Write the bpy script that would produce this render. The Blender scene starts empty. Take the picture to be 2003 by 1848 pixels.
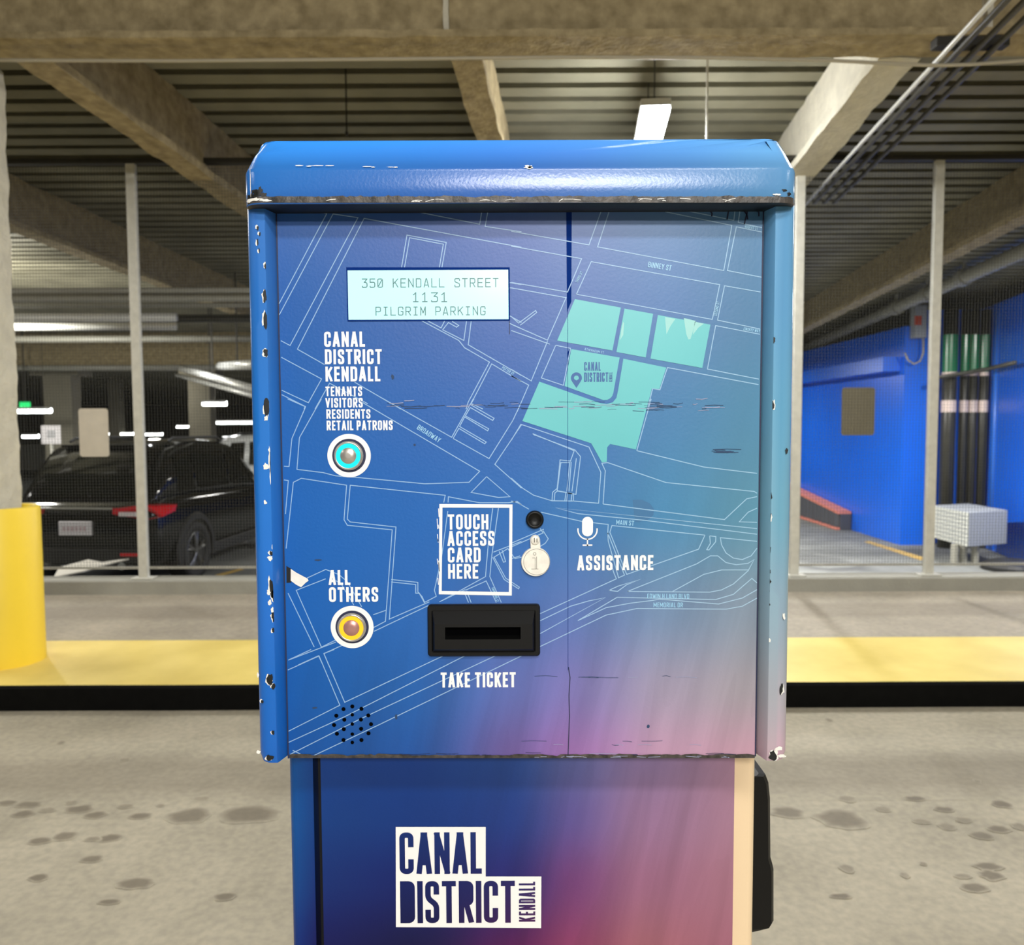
import bpy, math, random
from mathutils import Vector, Matrix, noise
random.seed(7)
C = bpy.context.scene.collection
sc = bpy.context.scene
R = math.radians

# ------------------------------------------------------------------ camera
IW, IH, FPX = 2003, 1848, 1550.0
CAMZ, PITCH, ROLL = 1.30, R(3.47), R(0.25)
cam_d = bpy.data.cameras.new('camera'); cam = bpy.data.objects.new('camera', cam_d); C.objects.link(cam)
cam_d.sensor_fit = 'HORIZONTAL'; cam_d.sensor_width = 36.0; cam_d.lens = FPX / IW * 36.0
cam_d.clip_start = 0.02; cam_d.clip_end = 200
CAMM = Matrix.Translation((0, 0, CAMZ)) @ Matrix.Rotation(R(90) - PITCH, 4, 'X') @ Matrix.Rotation(-ROLL, 4, 'Z')
cam.matrix_world = CAMM
cam_d.dof.use_dof = True; cam_d.dof.focus_distance = 0.70; cam_d.dof.aperture_fstop = 11.0
sc.camera = cam

# ------------------------------------------------------------------ world, exposure
vs = sc.view_settings
sc.display_settings.display_device = 'sRGB'
vs.view_transform = 'Standard'; vs.look = 'None'; vs.gamma = 1.0; vs.exposure = -0.26; vs.use_curve_mapping = False
w = bpy.data.worlds.new('garage_air'); sc.world = w; w.use_nodes = True
w.node_tree.nodes['Background'].inputs[0].default_value = (0.80, 0.82, 0.85, 1)
w.node_tree.nodes['Background'].inputs[1].default_value = 0.16

# ------------------------------------------------------------------ the garage's lamps outside the frame (rows of strip lights over the lane behind and beside the camera); two walkway fills added
def offscreen_strip(loc, size, power, col=(1.0, 0.97, 0.93), rot=(0, 0, 0)):
    l = bpy.data.lights.new('offscreen_strip', 'AREA'); l.shape = 'RECTANGLE'; l.size, l.size_y = size; l.energy = power; l.color = col
    o = bpy.data.objects.new('offscreen_strip', l); C.objects.link(o); o.location = loc; o.rotation_euler = rot
    return o
offscreen_strip((0.35, -1.4, 2.95), (1.3, 0.22), 48, rot=(R(24), 0, 0))
offscreen_strip((0.40, -3.5, 2.95), (1.3, 0.24), 128, rot=(R(64), 0, 0))
offscreen_strip((0.55, -5.6, 2.95), (1.6, 0.24), 105, rot=(R(72), 0, 0))
offscreen_strip((-3.2, -0.6, 2.95), (0.22, 1.3), 34)
offscreen_strip((3.4, -0.6, 2.95), (0.22, 1.3), 34)
offscreen_strip((-1.5, 2.2, 2.97), (0.22, 1.3), 36)
offscreen_strip((1.9, 2.2, 2.97), (0.22, 1.3), 28)
offscreen_strip((-4.4, 4.7, 2.97), (0.22, 1.3), 75)  # unseen light added at left to brighten the walkway
offscreen_strip((5.2, 4.7, 2.97), (0.22, 1.3), 75)  # unseen light added at right for the same walkway

# ------------------------------------------------------------------ projection: a pixel of the photograph to a point
def ray(px, py):
    d = Vector(((px - IW / 2) / FPX, -(py - IH / 2) / FPX, -1.0))
    return CAMM.to_3x3() @ d
ORG = Vector((0, 0, CAMZ))
def P(px, py, Y):
    d = ray(px, py); return ORG + d * (Y / d.y)
def G(px, py, z=0.0):
    d = ray(px, py); return ORG + d * ((z - CAMZ) / d.z)
CAMI = CAMM.inverted()
def PX(p):
    q = CAMI @ Vector(p)
    return (IW / 2 + FPX * q.x / -q.z, IH / 2 - FPX * q.y / -q.z)

def lin(c):
    r = []
    for v in c[:3]:
        v = v / 255.0
        r.append(v / 12.92 if v <= 0.04045 else ((v + 0.055) / 1.055) ** 2.4)
    return tuple(r)

# ------------------------------------------------------------------ mesh builder
class MB:
    def __init__(s): s.v = []; s.f = []; s.m = []; s.col = {}; s.val = {}
    def add(s, verts, faces, mi=0):
        b = len(s.v); s.v += [tuple(v) for v in verts]
        for f in faces: s.f.append([i + b for i in f]); s.m.append(mi)
        return b
    def box(s, x0, x1, y0, y1, z0, z1, mi=0):
        vs_ = [(x, y, z) for z in (z0, z1) for y in (y0, y1) for x in (x0, x1)]
        s.add(vs_, [(0, 2, 3, 1), (4, 5, 7, 6), (0, 1, 5, 4), (2, 6, 7, 3), (0, 4, 6, 2), (1, 3, 7, 5)], mi)
    def cyl(s, a, b, r, n=16, mi=0, r2=None, cap=True):
        a = Vector(a); b = Vector(b); d = (b - a).normalized(); r2 = r if r2 is None else r2
        u = d.orthogonal().normalized(); w_ = d.cross(u)
        vs_ = []
        for p, rr in ((a, r), (b, r2)):
            for i in range(n):
                t = 2 * math.pi * i / n; vs_.append(p + (u * math.cos(t) + w_ * math.sin(t)) * rr)
        fs = [(i, (i + 1) % n, n + (i + 1) % n, n + i) for i in range(n)]
        if cap: fs += [tuple(range(n))[::-1], tuple(range(n, 2 * n))]
        s.add(vs_, fs, mi)
    def tube(s, pts, r, n=10, mi=0):
        pts = [Vector(p) for p in pts]; rings = []; up = None
        for i, p in enumerate(pts):
            d = (pts[min(i + 1, len(pts) - 1)] - pts[max(i - 1, 0)]).normalized()
            if up is None: up = d.orthogonal().normalized()
            up = (up - d * up.dot(d)).normalized(); w_ = d.cross(up)
            rings.append([p + (up * math.cos(2 * math.pi * k / n) + w_ * math.sin(2 * math.pi * k / n)) * r for k in range(n)])
        s.loft(rings, True, mi)
    def loft(s, rings, closed=True, mi=0, caps=True):
        n = len(rings[0]); b = len(s.v)
        for rg in rings: s.v += [tuple(v) for v in rg]
        for i in range(len(rings) - 1):
            for k in range(n if closed else n - 1):
                k2 = (k + 1) % n
                s.f.append([b + i * n + k, b + i * n + k2, b + (i + 1) * n + k2, b + (i + 1) * n + k]); s.m.append(mi)
        if caps and closed:
            s.f.append([b + k for k in range(n)][::-1]); s.m.append(mi)
            s.f.append([b + (len(rings) - 1) * n + k for k in range(n)]); s.m.append(mi)
    def poly(s, pts, mi=0): s.add(pts, [tuple(range(len(pts)))], mi)
    def ribbon(s, pts, wd, Y, mi=0, closed=False, cap=True, zclip=None):
        """flat stroke in the plane y = Y; pts are (x, z)"""
        p = [Vector(q) for q in pts]
        q = [p[0]]
        for a in p[1:]:
            if (a - q[-1]).length > 1e-7: q.append(a)
        p = q
        if closed and (p[0] - p[-1]).length < 1e-7: p.pop()
        n = len(p)
        if n < 2: return
        h = wd / 2; L = []; Rr = []; s_f0 = len(s.f)
        for i in range(n):
            a = p[i - 1] if (i > 0 or closed) else None
            c = p[(i + 1) % n] if (i < n - 1 or closed) else None
            d1 = (p[i] - a).normalized() if a is not None else None
            d2 = (c - p[i]).normalized() if c is not None else None
            if d1 is None: d1 = d2
            if d2 is None: d2 = d1
            n1 = Vector((-d1.y, d1.x)); n2 = Vector((-d2.y, d2.x)); m = n1 + n2
            if m.length < 1e-4: m = n1
            m.normalize(); k = min(1 / max(m.dot(n1), 0.35), 1.9)
            pt = p[i].copy()
            if cap and not closed:
                if i == 0: pt -= d2 * h
                if i == n - 1: pt += d1 * h
            L.append(pt + m * h * k); Rr.append(pt - m * h * k)
        if zclip:
            for l in (L, Rr):
                for v in l: v.y = min(max(v.y, zclip[0]), zclip[1])
        vs_ = [(v.x, Y, v.y) for v in L] + [(v.x, Y, v.y) for v in Rr]
        fs = [(i, i + 1, n + i + 1, n + i) for i in range(n - 1)]
        if closed: fs.append((n - 1, 0, n, 2 * n - 1))
        s.add(vs_, [f[::-1] for f in fs], mi)
    def disc(s, cx, cz, r, Y, n=32, mi=0, r_in=0.0):
        if r_in <= 0: s.poly([(cx + r * math.cos(2 * math.pi * i / n), Y, cz + r * math.sin(2 * math.pi * i / n)) for i in range(n)], mi)
        else:
            vs_ = [(cx + q * math.cos(2 * math.pi * i / n), Y, cz + q * math.sin(2 * math.pi * i / n)) for q in (r, r_in) for i in range(n)]
            s.add(vs_, [(i, (i + 1) % n, n + (i + 1) % n, n + i) for i in range(n)], mi)
    def lathe(s, c, prof, n=32, mi=0):
        """revolve (radius, depth towards the viewer) about the axis through c along y"""
        rings = [[(c[0] + r * math.cos(2 * math.pi * i / n), c[1] - d, c[2] + r * math.sin(2 * math.pi * i / n)) for i in range(n)] for r, d in prof]
        s.loft(rings, True, mi)
    def rough_box(s, x0, x1, y0, y1, z0, z1, seg, amp, freq, mi=0):
        nx, ny, nz = [max(1, int(math.ceil((b - a) / seg))) for a, b in ((x0, x1), (y0, y1), (z0, z1))]
        def pt(u, v, t):
            p = Vector((x0 + (x1 - x0) * u, y0 + (y1 - y0) * v, z0 + (z1 - z0) * t))
            d = noise.noise_vector(p * freq) + 0.5 * noise.noise_vector(p * freq * 2.7)
            return p + d * amp
        def grid(f, a, b):
            vs_ = [f(i / a, j / b) for j in range(b + 1) for i in range(a + 1)]
            s.add(vs_, [(j * (a + 1) + i, j * (a + 1) + i + 1, (j + 1) * (a + 1) + i + 1, (j + 1) * (a + 1) + i) for j in range(b) for i in range(a)], mi)
        grid(lambda u, v: pt(u, v, 0), nx, ny); grid(lambda u, v: pt(u, v, 1), nx, ny)
        grid(lambda u, v: pt(u, 0, v), nx, nz); grid(lambda u, v: pt(u, 1, v), nx, nz)
        grid(lambda u, v: pt(0, u, v), ny, nz); grid(lambda u, v: pt(1, u, v), ny, nz)

ROOT = {}
def build_mesh(name, mb, mats, o0, smooth=False, art=None, att=None):
    me = bpy.data.meshes.new(name)
    me.from_pydata([(v[0] - o0.x, v[1] - o0.y, v[2] - o0.z) for v in mb.v], [], mb.f)
    for m in (mats if isinstance(mats, (list, tuple)) else [mats]): me.materials.append(m)
    for p, mi in zip(me.polygons, mb.m): p.material_index = mi; p.use_smooth = smooth
    if art:
        a = me.color_attributes.new('art', 'FLOAT_COLOR', 'POINT')
        flat = []
        for v in mb.v: flat += art(v)
        a.data.foreach_set('color', flat)
    if att:
        a = me.attributes.new('stain_shade', 'FLOAT', 'POINT'); a.data.foreach_set('value', att)
    me.update()
    return me
def obj(name, mb, mats, parent=None, smooth=False, art=None, att=None, bevel=None):
    o0 = ROOT.get(parent.name, Vector()) if parent else Vector()
    me = build_mesh(name, mb, mats, o0, smooth, art, att)
    o = bpy.data.objects.new(name, me); C.objects.link(o)
    if parent: o.parent = parent
    ROOT[o.name] = o0
    if bevel:
        b = o.modifiers.new('bevel', 'BEVEL'); b.width = bevel; b.segments = 3; b.limit_method = 'ANGLE'; b.angle_limit = R(40)
    return o
def thing(name, label, cat, loc=(0, 0, 0), group=None):
    o = bpy.data.objects.new(name, None); C.objects.link(o); o.location = loc; o.empty_display_size = 0.1
    ROOT[o.name] = Vector(loc)
    return tag(o, label, cat, group)
def tag(o, label, cat, group=None):
    o['label'] = label; o['category'] = cat
    if group: o['group'] = group
    return o
def struct(name, mb, m, **k):
    o = obj(name, mb, m, **k); o['kind'] = 'structure'; return o
def dup(root, delta, label, group=None):
    r = root.copy(); C.objects.link(r); r.location = Vector(root.location) + Vector(delta); r['label'] = label
    if group: r['group'] = group
    for ch in list(root.children):
        c = ch.copy(); C.objects.link(c); c.parent = r
        for g in list(ch.children):
            d = g.copy(); C.objects.link(d); d.parent = c
    return r

# ------------------------------------------------------------------ materials
def mat(name, col, rough=0.5, metal=0.0, noise_amt=0.0, noise_scale=8.0, bump=0.0, bump_scale=60.0, coat=0.0, emit=None, emit_s=0.0, spec=None, col2=None):
    m = bpy.data.materials.new(name); m.use_nodes = True; nt = m.node_tree; b = nt.nodes['Principled BSDF']
    b.inputs['Roughness'].default_value = rough; b.inputs['Metallic'].default_value = metal
    if coat: b.inputs['Coat Weight'].default_value = coat; b.inputs['Coat Roughness'].default_value = 0.12
    if spec is not None: b.inputs['Specular IOR Level'].default_value = spec
    c = lin(col)
    b.inputs['Base Color'].default_value = (*c, 1)
    tc = nt.nodes.new('ShaderNodeTexCoord')
    if noise_amt or col2:
        n = nt.nodes.new('ShaderNodeTexNoise'); n.inputs['Scale'].default_value = noise_scale; n.inputs['Detail'].default_value = 6
        nt.links.new(tc.outputs['Object'], n.inputs['Vector'])
        r = nt.nodes.new('ShaderNodeValToRGB'); r.color_ramp.elements[0].position = 0.3; r.color_ramp.elements[1].position = 0.7
        k0, k1 = 1 - noise_amt, 1 + noise_amt
        c2 = lin(col2) if col2 else c
        r.color_ramp.elements[0].color = (*[x * k0 for x in c], 1); r.color_ramp.elements[1].color = (*[min(1, x * k1) for x in c2], 1)
        nt.links.new(n.outputs['Fac'], r.inputs[0]); nt.links.new(r.outputs[0], b.inputs['Base Color'])
    if bump:
        n2 = nt.nodes.new('ShaderNodeTexNoise'); n2.inputs['Scale'].default_value = bump_scale; n2.inputs['Detail'].default_value = 4
        nt.links.new(tc.outputs['Object'], n2.inputs['Vector'])
        bp = nt.nodes.new('ShaderNodeBump'); bp.inputs['Strength'].default_value = bump; bp.inputs['Distance'].default_value = 0.01
        nt.links.new(n2.outputs['Fac'], bp.inputs['Height']); nt.links.new(bp.outputs[0], b.inputs['Normal'])
    if emit:
        b.inputs['Emission Color'].default_value = (*lin(emit), 1); b.inputs['Emission Strength'].default_value = emit_s
    return m

def art_material(name, rough, bump):
    """the printed vinyl wrap: its colours are in the 'art' attribute, brush streaks are added by noise"""
    m = bpy.data.materials.new(name); m.use_nodes = True; nt = m.node_tree; b = nt.nodes['Principled BSDF']
    a = nt.nodes.new('ShaderNodeAttribute'); a.attribute_name = 'art'
    tc = nt.nodes.new('ShaderNodeTexCoord'); mp0 = nt.nodes.new('ShaderNodeMapping'); mp = nt.nodes.new('ShaderNodeMapping')
    mp0.inputs['Rotation'].default_value = (0, R(-12), 0); mp.inputs['Scale'].default_value = (26, 1, 2.4)
    nt.links.new(tc.outputs['Object'], mp0.inputs[0]); nt.links.new(mp0.outputs[0], mp.inputs[0])
    vo = nt.nodes.new('ShaderNodeTexNoise'); vo.inputs['Scale'].default_value = 1.0; vo.inputs['Detail'].default_value = 0.5
    nz = nt.nodes.new('ShaderNodeTexNoise'); nz.inputs['Scale'].default_value = 2.3; nz.inputs['Detail'].default_value = 3
    nt.links.new(mp.outputs[0], vo.inputs['Vector']); nt.links.new(mp.outputs[0], nz.inputs['Vector'])
    st = nt.nodes.new('ShaderNodeMapRange'); st.interpolation_type = 'STEPPED'; st.inputs['Steps'].default_value = 5
    st.inputs['From Min'].default_value = 0.25; st.inputs['From Max'].default_value = 0.75
    nt.links.new(vo.outputs['Fac'], st.inputs['Value'])
    ad = nt.nodes.new('ShaderNodeMath'); ad.operation = 'MULTIPLY_ADD'; ad.inputs[1].default_value = 0.45; nt.links.new(st.outputs[0], ad.inputs[0]); nt.links.new(nz.outputs['Fac'], ad.inputs[2])
    ml = nt.nodes.new('ShaderNodeMath'); ml.operation = 'MULTIPLY_ADD'; ml.inputs[1].default_value = 0.52; ml.inputs[2].default_value = 0.64
    nt.links.new(ad.outputs[0], ml.inputs[0])
    mx = nt.nodes.new('ShaderNodeMix'); mx.data_type = 'RGBA'; mx.blend_type = 'MULTIPLY'
    cl = nt.nodes.new('ShaderNodeCombineColor')
    for i in range(3): nt.links.new(ml.outputs[0], cl.inputs[i])
    nt.links.new(a.outputs['Alpha'], mx.inputs['Factor']); nt.links.new(a.outputs['Color'], mx.inputs[6]); nt.links.new(cl.outputs[0], mx.inputs[7])
    nt.links.new(mx.outputs[2], b.inputs['Base Color'])
    b.inputs['Roughness'].default_value = rough; b.inputs['Specular IOR Level'].default_value = 0.36
    n2 = nt.nodes.new('ShaderNodeTexNoise'); n2.inputs['Scale'].default_value = 380; n2.inputs['Detail'].default_value = 2
    nt.links.new(tc.outputs['Object'], n2.inputs['Vector'])
    bp = nt.nodes.new('ShaderNodeBump'); bp.inputs['Strength'].default_value = bump; bp.inputs['Distance'].default_value = 0.002
    nt.links.new(n2.outputs['Fac'], bp.inputs['Height']); nt.links.new(bp.outputs[0], b.inputs['Normal'])
    return m

def concrete_material(name, col, col2, stain_shade_col):
    m = mat(name, col, rough=0.75, noise_amt=0.07, noise_scale=2.2, bump=0.15, bump_scale=90, col2=col2)
    nt = m.node_tree; b = nt.nodes['Principled BSDF']; src = b.inputs['Base Color'].links[0].from_socket
    tc = [n for n in nt.nodes if n.type == 'TEX_COORD'][0]
    f = nt.nodes.new('ShaderNodeTexNoise'); f.inputs['Scale'].default_value = 38; f.inputs['Detail'].default_value = 8
    nt.links.new(tc.outputs['Object'], f.inputs['Vector'])
    r = nt.nodes.new('ShaderNodeValToRGB'); r.color_ramp.elements[0].position = 0.35; r.color_ramp.elements[1].position = 0.65
    r.color_ramp.elements[0].color = (0.86, 0.86, 0.86, 1); r.color_ramp.elements[1].color = (1.06, 1.05, 1.03, 1)
    nt.links.new(f.outputs['Fac'], r.inputs[0])
    mx = nt.nodes.new('ShaderNodeMix'); mx.data_type = 'RGBA'; mx.blend_type = 'MULTIPLY'; mx.inputs['Factor'].default_value = 1
    nt.links.new(src, mx.inputs[6]); nt.links.new(r.outputs[0], mx.inputs[7])
    at = nt.nodes.new('ShaderNodeAttribute'); at.attribute_name = 'stain_shade'
    m2 = nt.nodes.new('ShaderNodeMix'); m2.data_type = 'RGBA'
    nt.links.new(at.outputs['Fac'], m2.inputs['Factor']); nt.links.new(mx.outputs[2], m2.inputs[6]); m2.inputs[7].default_value = (*lin(stain_shade_col), 1)
    nt.links.new(m2.outputs[2], b.inputs['Base Color'])
    return m

M = {}
M['wrap'] = art_material('printed_wrap', 0.42, 0.05)
M['wrap_gloss'] = art_material('printed_wrap_gloss', 0.22, 0.05)
M['white_print'] = mat('white_print', (240, 240, 236), 0.45)
M['line_print'] = mat('pale_blue_print', (118, 178, 228), 0.45)
M['street_print'] = mat('street_name_print', (150, 200, 228), 0.45)
M['mint_print'] = mat('mint_print', (94, 184, 188), 0.4, noise_amt=0.03, noise_scale=12)
M['mint_smear'] = mat('mint_smear', (150, 206, 202), 0.5)
M['trace'] = mat('sticker_trace', (52, 106, 150), 0.5)
M['pin_print'] = mat('dark_blue_print', (36, 88, 150), 0.45)
M['road_print'] = mat('road_blue_print', (52, 104, 172), 0.4)
M['seam'] = mat('seam_blue', (2, 40, 112), 0.85, spec=0.1)
M['crack'] = mat('bezel_shade_dark', (28, 34, 66), 0.6)
M['scuff'] = mat('scuff_dark', (36, 62, 96), 0.7)
M['scuff_light'] = mat('scuff_light', (150, 156, 186), 0.6)
M['bare_and_shade'] = mat('bare_metal_and_shade', (18, 20, 20), 0.45, noise_amt=0.3, noise_scale=120)  # chip metal; its dark colour also paints the hood underside's shade
M['primer'] = mat('white_primer', (232, 230, 222), 0.5, noise_amt=0.06, noise_scale=200)
M['rust'] = mat('worn_steel_edge', (40, 38, 34), 0.5, noise_amt=0.5, noise_scale=150, col2=(66, 60, 54), bump=0.3)
M['black_plastic'] = mat('black_plastic', (8, 8, 8), 0.45, spec=0.3)
M['black_matte'] = mat('black_matte', (5, 5, 5), 0.6)
M['void'] = mat('dark_inside', (2, 2, 3), 0.9, spec=0.05)
M['housing'] = mat('housing_blue', (30, 80, 150), 0.45)
M['lcd'] = mat('lcd_screen', (150, 190, 190), 0.2, emit=(190, 255, 250), emit_s=0.75)
M['lcd_text'] = mat('lcd_text', (40, 70, 70), 0.4, emit=(110, 165, 165), emit_s=0.42)
M['steel'] = mat('brushed_steel', (196, 190, 180), 0.34, metal=0.75, noise_amt=0.06, noise_scale=300)
M['nickel'] = mat('cast_nickel', (232, 228, 216), 0.42, metal=0.1, noise_amt=0.08, noise_scale=160)
M['engrave'] = mat('engraving', (120, 116, 106), 0.6)
M['cyan_glow'] = mat('cyan_lit_ring', (10, 180, 180), 0.3, emit=(0, 240, 235), emit_s=0.95)
M['amber_glow'] = mat('amber_lit_ring', (200, 140, 20), 0.3, emit=(255, 196, 40), emit_s=0.95)
M['pink_metal'] = mat('pink_tinted_steel', (190, 140, 132), 0.35, metal=0.5)
M['floor'] = concrete_material('lane_concrete', (164, 157, 138), (182, 174, 154), (104, 95, 80))
M['walk'] = concrete_material('walkway_concrete', (164, 155, 138), (178, 168, 150), (120, 110, 94))
M['lower'] = concrete_material('lower_asphalt', (104, 106, 104), (122, 124, 121), (40, 40, 40))
M['ledge'] = mat('ledge_concrete', (160, 158, 146), 0.8, noise_amt=0.08, noise_scale=6, bump=0.2)
M['kerb_yellow'] = mat('kerb_yellow_paint', (232, 206, 106), 0.55, noise_amt=0.06, noise_scale=3, col2=(240, 216, 122), bump=0.08)
M['kerb_black'] = mat('kerb_black_paint', (10, 10, 9), 0.7, noise_amt=0.3, noise_scale=20, spec=0.1)
M['guard'] = mat('guard_yellow', (252, 218, 62), 0.45, noise_amt=0.03, noise_scale=3)
M['spray'] = mat('sprayed_fireproofing', (150, 134, 98), 0.95, noise_amt=0.16, noise_scale=14, bump=0.8, bump_scale=45, col2=(170, 154, 118))
M['spray_pale'] = mat('lamplit_fireproofing', (206, 200, 180), 0.95, noise_amt=0.1, noise_scale=10, bump=0.9, bump_scale=40)
M['deck'] = mat('corrugated_deck', (118, 114, 94), 0.7, noise_amt=0.16, noise_scale=1.6, bump=0.15, bump_scale=20, col2=(136, 132, 112))
M['galv'] = mat('galvanised_steel', (206, 204, 192), 0.5, metal=0.1, noise_amt=0.08, noise_scale=25)
M['wire'] = mat('mesh_wire', (78, 78, 72), 0.6)
M['dark_steel'] = mat('dark_steel', (52, 50, 44), 0.6, metal=0.2)
M['sign_back'] = mat('sign_back', (196, 188, 172), 0.6, noise_amt=0.05, noise_scale=14)
M['sign_dull'] = mat('sign_back_dull', (128, 122, 102), 0.6, noise_amt=0.05, noise_scale=14)
M['cable'] = mat('grey_cable', (176, 168, 146), 0.5)
M['conduit'] = mat('pale_conduit', (232, 232, 226), 0.4, metal=0.2)
M['conduit_dark'] = mat('dark_conduit', (84, 82, 76), 0.5, metal=0.2)
M['blue_wall'] = mat('blue_wall_paint', (4, 100, 226), 0.34, noise_amt=0.05, noise_scale=1.2, bump=0.05)
M['blue_pipe'] = mat('blue_pipe_paint', (40, 110, 214), 0.35)
M['car_black'] = mat('black_car_paint', (4, 4, 5), 0.1, spec=0.35)
M['car_white'] = mat('white_car_paint', (226, 228, 226), 0.2, coat=1.0)
M['glass_dark'] = mat('tinted_glass', (4, 6, 5), 0.05, spec=0.35)
M['tail_red'] = mat('tail_light_red', (205, 22, 34), 0.12, coat=0.6)
M['tail_clear'] = mat('tail_light_clear', (225, 215, 215), 0.1, coat=0.6)
M['rubber'] = mat('tyre_rubber', (14, 14, 14), 0.75)
M['rim'] = mat('alloy_rim', (120, 120, 118), 0.28, metal=0.85)
M['trim_black'] = mat('black_trim', (13, 13, 13), 0.55)
M['chrome'] = mat('chrome', (205, 205, 205), 0.15, metal=1.0)
M['plate'] = mat('number_plate', (222, 218, 220), 0.45)
M['plate_mark'] = mat('number_plate_mark', (196, 172, 176), 0.5)
M['lamp'] = mat('lamp_tube', (250, 250, 250), 0.4, emit=(246, 252, 255), emit_s=26)
M['lamp_far'] = mat('far_lamp', (250, 250, 250), 0.4, emit=(248, 252, 250), emit_s=14)
M['lamp_case'] = mat('lamp_case', (200, 200, 196), 0.5)
M['green_glow'] = mat('green_sign_glow', (20, 160, 80), 0.4, emit=(40, 225, 120), emit_s=1.2)
M['pipe_black'] = mat('black_pipe', (46, 45, 38), 0.4, noise_amt=0.15, noise_scale=10)
M['pipe_green'] = mat('green_pipe_wrap', (14, 112, 66), 0.22)
M['pipe_band'] = mat('pale_pipe_band', (216, 196, 184), 0.4)
M['pipe_grey'] = mat('grey_pipe', (166, 164, 152), 0.42, noise_amt=0.06, noise_scale=6)
M['grey_box'] = mat('grey_box_paint', (150, 154, 158), 0.5)
M['perf'] = mat('pale_perforated', (206, 208, 200), 0.55)
M['orange'] = mat('orange_band', (212, 128, 112), 0.6)
M['rib_grey'] = mat('rib_grey', (74, 76, 84), 0.6)
M['far_col'] = mat('far_column', (150, 144, 126), 0.9, noise_amt=0.08, noise_scale=4, bump=0.3)
M['back_wall'] = mat('dark_back_wall', (40, 40, 36), 0.9, noise_amt=0.25, noise_scale=1.0)
M['lit_patch'] = mat('lit_patch_white', (226, 220, 206), 0.6)
M['lit_floor'] = mat('lit_floor_white', (206, 204, 194), 0.6)
M['line_yellow'] = mat('yellow_line_paint', (176, 146, 74), 0.6)
M['red_tag'] = mat('red_label', (190, 70, 50), 0.5)
M['asphalt_cover'] = mat('cast_iron_cover', (26, 26, 26), 0.6)

# ================================================================== SETTING
def band_floor(name, x0, x1, y0, y1, z, m, stains, bands, thick=0.25):
    """slab with soft bands across it and stains with a shape of their own (attribute 'stain')"""
    mb = MB(); mb.box(x0, x1, y0, y1, z - thick, z); val = [0.0] * 8
    def strip(pts_rows, vals):
        n = len(pts_rows[0]); b = len(mb.v)
        for row, vv in zip(pts_rows, vals):
            mb.v += row; val.extend(vv)
        for j in range(len(pts_rows) - 1):
            for i in range(n - 1): mb.f.append([b + j * n + i, b + j * n + i + 1, b + (j + 1) * n + i + 1, b + (j + 1) * n + i]); mb.m.append(0)
    for k, (ya, yb, s, e) in enumerate(bands):
        xs = [x0 + (x1 - x0) * i / 40 for i in range(41)]
        ys = (ya - e, ya + e, yb - e, yb + e); amps = (0, s, s, 0); zz = z + 0.0004 + 0.0001 * k
        rows = [[(x, yy + 0.04 * noise.noise(Vector((x * 1.3, yy, k))), zz) for x in xs] for yy in ys]
        strip(rows, [[a] * 41 for a in amps])
    for k, (cx, cy, rx, ry, s) in enumerate(stains):
        n = 28; rows = []
        for q in (0.01, 0.72, 1.0, 1.18):
            row = []
            for i in range(n + 1):
                t = 2 * math.pi * (i % n) / n
                wob = 1 + 0.28 * noise.noise(Vector((math.cos(t) * 1.6 + k * 3.1, math.sin(t) * 1.6, k)))
                row.append((cx + rx * q * wob * math.cos(t), cy + ry * q * wob * math.sin(t), z + 0.001 + 0.00002 * k))
            rows.append(row)
        strip(rows, [[s] * (n + 1), [s * 0.95] * (n + 1), [s * 0.45] * (n + 1), [0] * (n + 1)])
    o = struct(name, mb, m, att=val)
    return o

KERB_Y, KERB_BACK, KERB_Z = P(1001, 1337, 1).y, 0, 0.12
KERB_Y = G(1001, 1338, KERB_Z).y
KERB_BACK = G(1001, 1249, KERB_Z).y
LEDGE_Y = G(1001, 1160, KERB_Z).y
sl = [(1150, 1068, 125, 40), (1500, 1060, 170, 45), (480, 1028, 80, 22), (575, 1065, 60, 20), (760, 1012, 45, 15), (850, 1070, 60, 18), (175, 1000, 70, 18),
      (140, 1058, 60, 18), (45, 990, 55, 14), (430, 990, 35, 12), (1220, 965, 50, 12), (390, 1192, 65, 25), (665, 1205, 60, 22), (560, 1210, 50, 14), (555, 1332, 60, 20),
      (815, 1480, 105, 30), (1360, 1558, 60, 22), (230, 1445, 55, 20), (240, 1222, 60, 20), (970, 1007, 20, 8), (755, 730, 30, 10), (370, 627, 18, 8), (660, 1590, 60, 16), (290, 1035, 45, 14)]
sr = [(600, 1090, 130, 55), (280, 1050, 90, 30), (640, 965, 50, 18), (1050, 965, 55, 14), (860, 1030, 40, 15), (1225, 1030, 55, 15), (1575, 1000, 55, 20), (1090, 1105, 50, 15),
      (1240, 1135, 45, 18), (1345, 1095, 45, 16), (1455, 1190, 60, 22), (1555, 1150, 60, 20), (1680, 1135, 40, 20), (1490, 1375, 75, 22), (1510, 1430, 65, 28), (1340, 1435, 50, 14),
      (1405, 1505, 75, 28), (1425, 860, 20, 10), (1100, 1360, 20, 10), (600, 1555, 60, 14), (990, 1430, 25, 15), (530, 490, 20, 10), (640, 1390, 40, 25)]
stains = []
for lst, s, ox, oy in ((sl, 3.091, 0, 1250), (sr, 3.0904, 1450, 1250)):
    for (x, y, rx, ry) in lst:
        px, py = ox + x / s, oy + y / s
        c = G(px, py, 0); ex = G(px + rx / s, py, 0); a = G(px, py - ry / s, 0); b = G(px, py + ry / s, 0)
        stains.append((c.x, c.y, (ex - c).length, abs(a.y - b.y) / 2, 0.45 + 0.3 * (rx > 50) + 0.1 * random.random()))
yy = lambda py: G(1001, py, 0).y
band_floor('floor', -14, 14, -5, KERB_Y + 0.1, 0.0, M['floor'], stains,
           [(yy(1552), yy(1480), 0.44, 0.07)])
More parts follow.
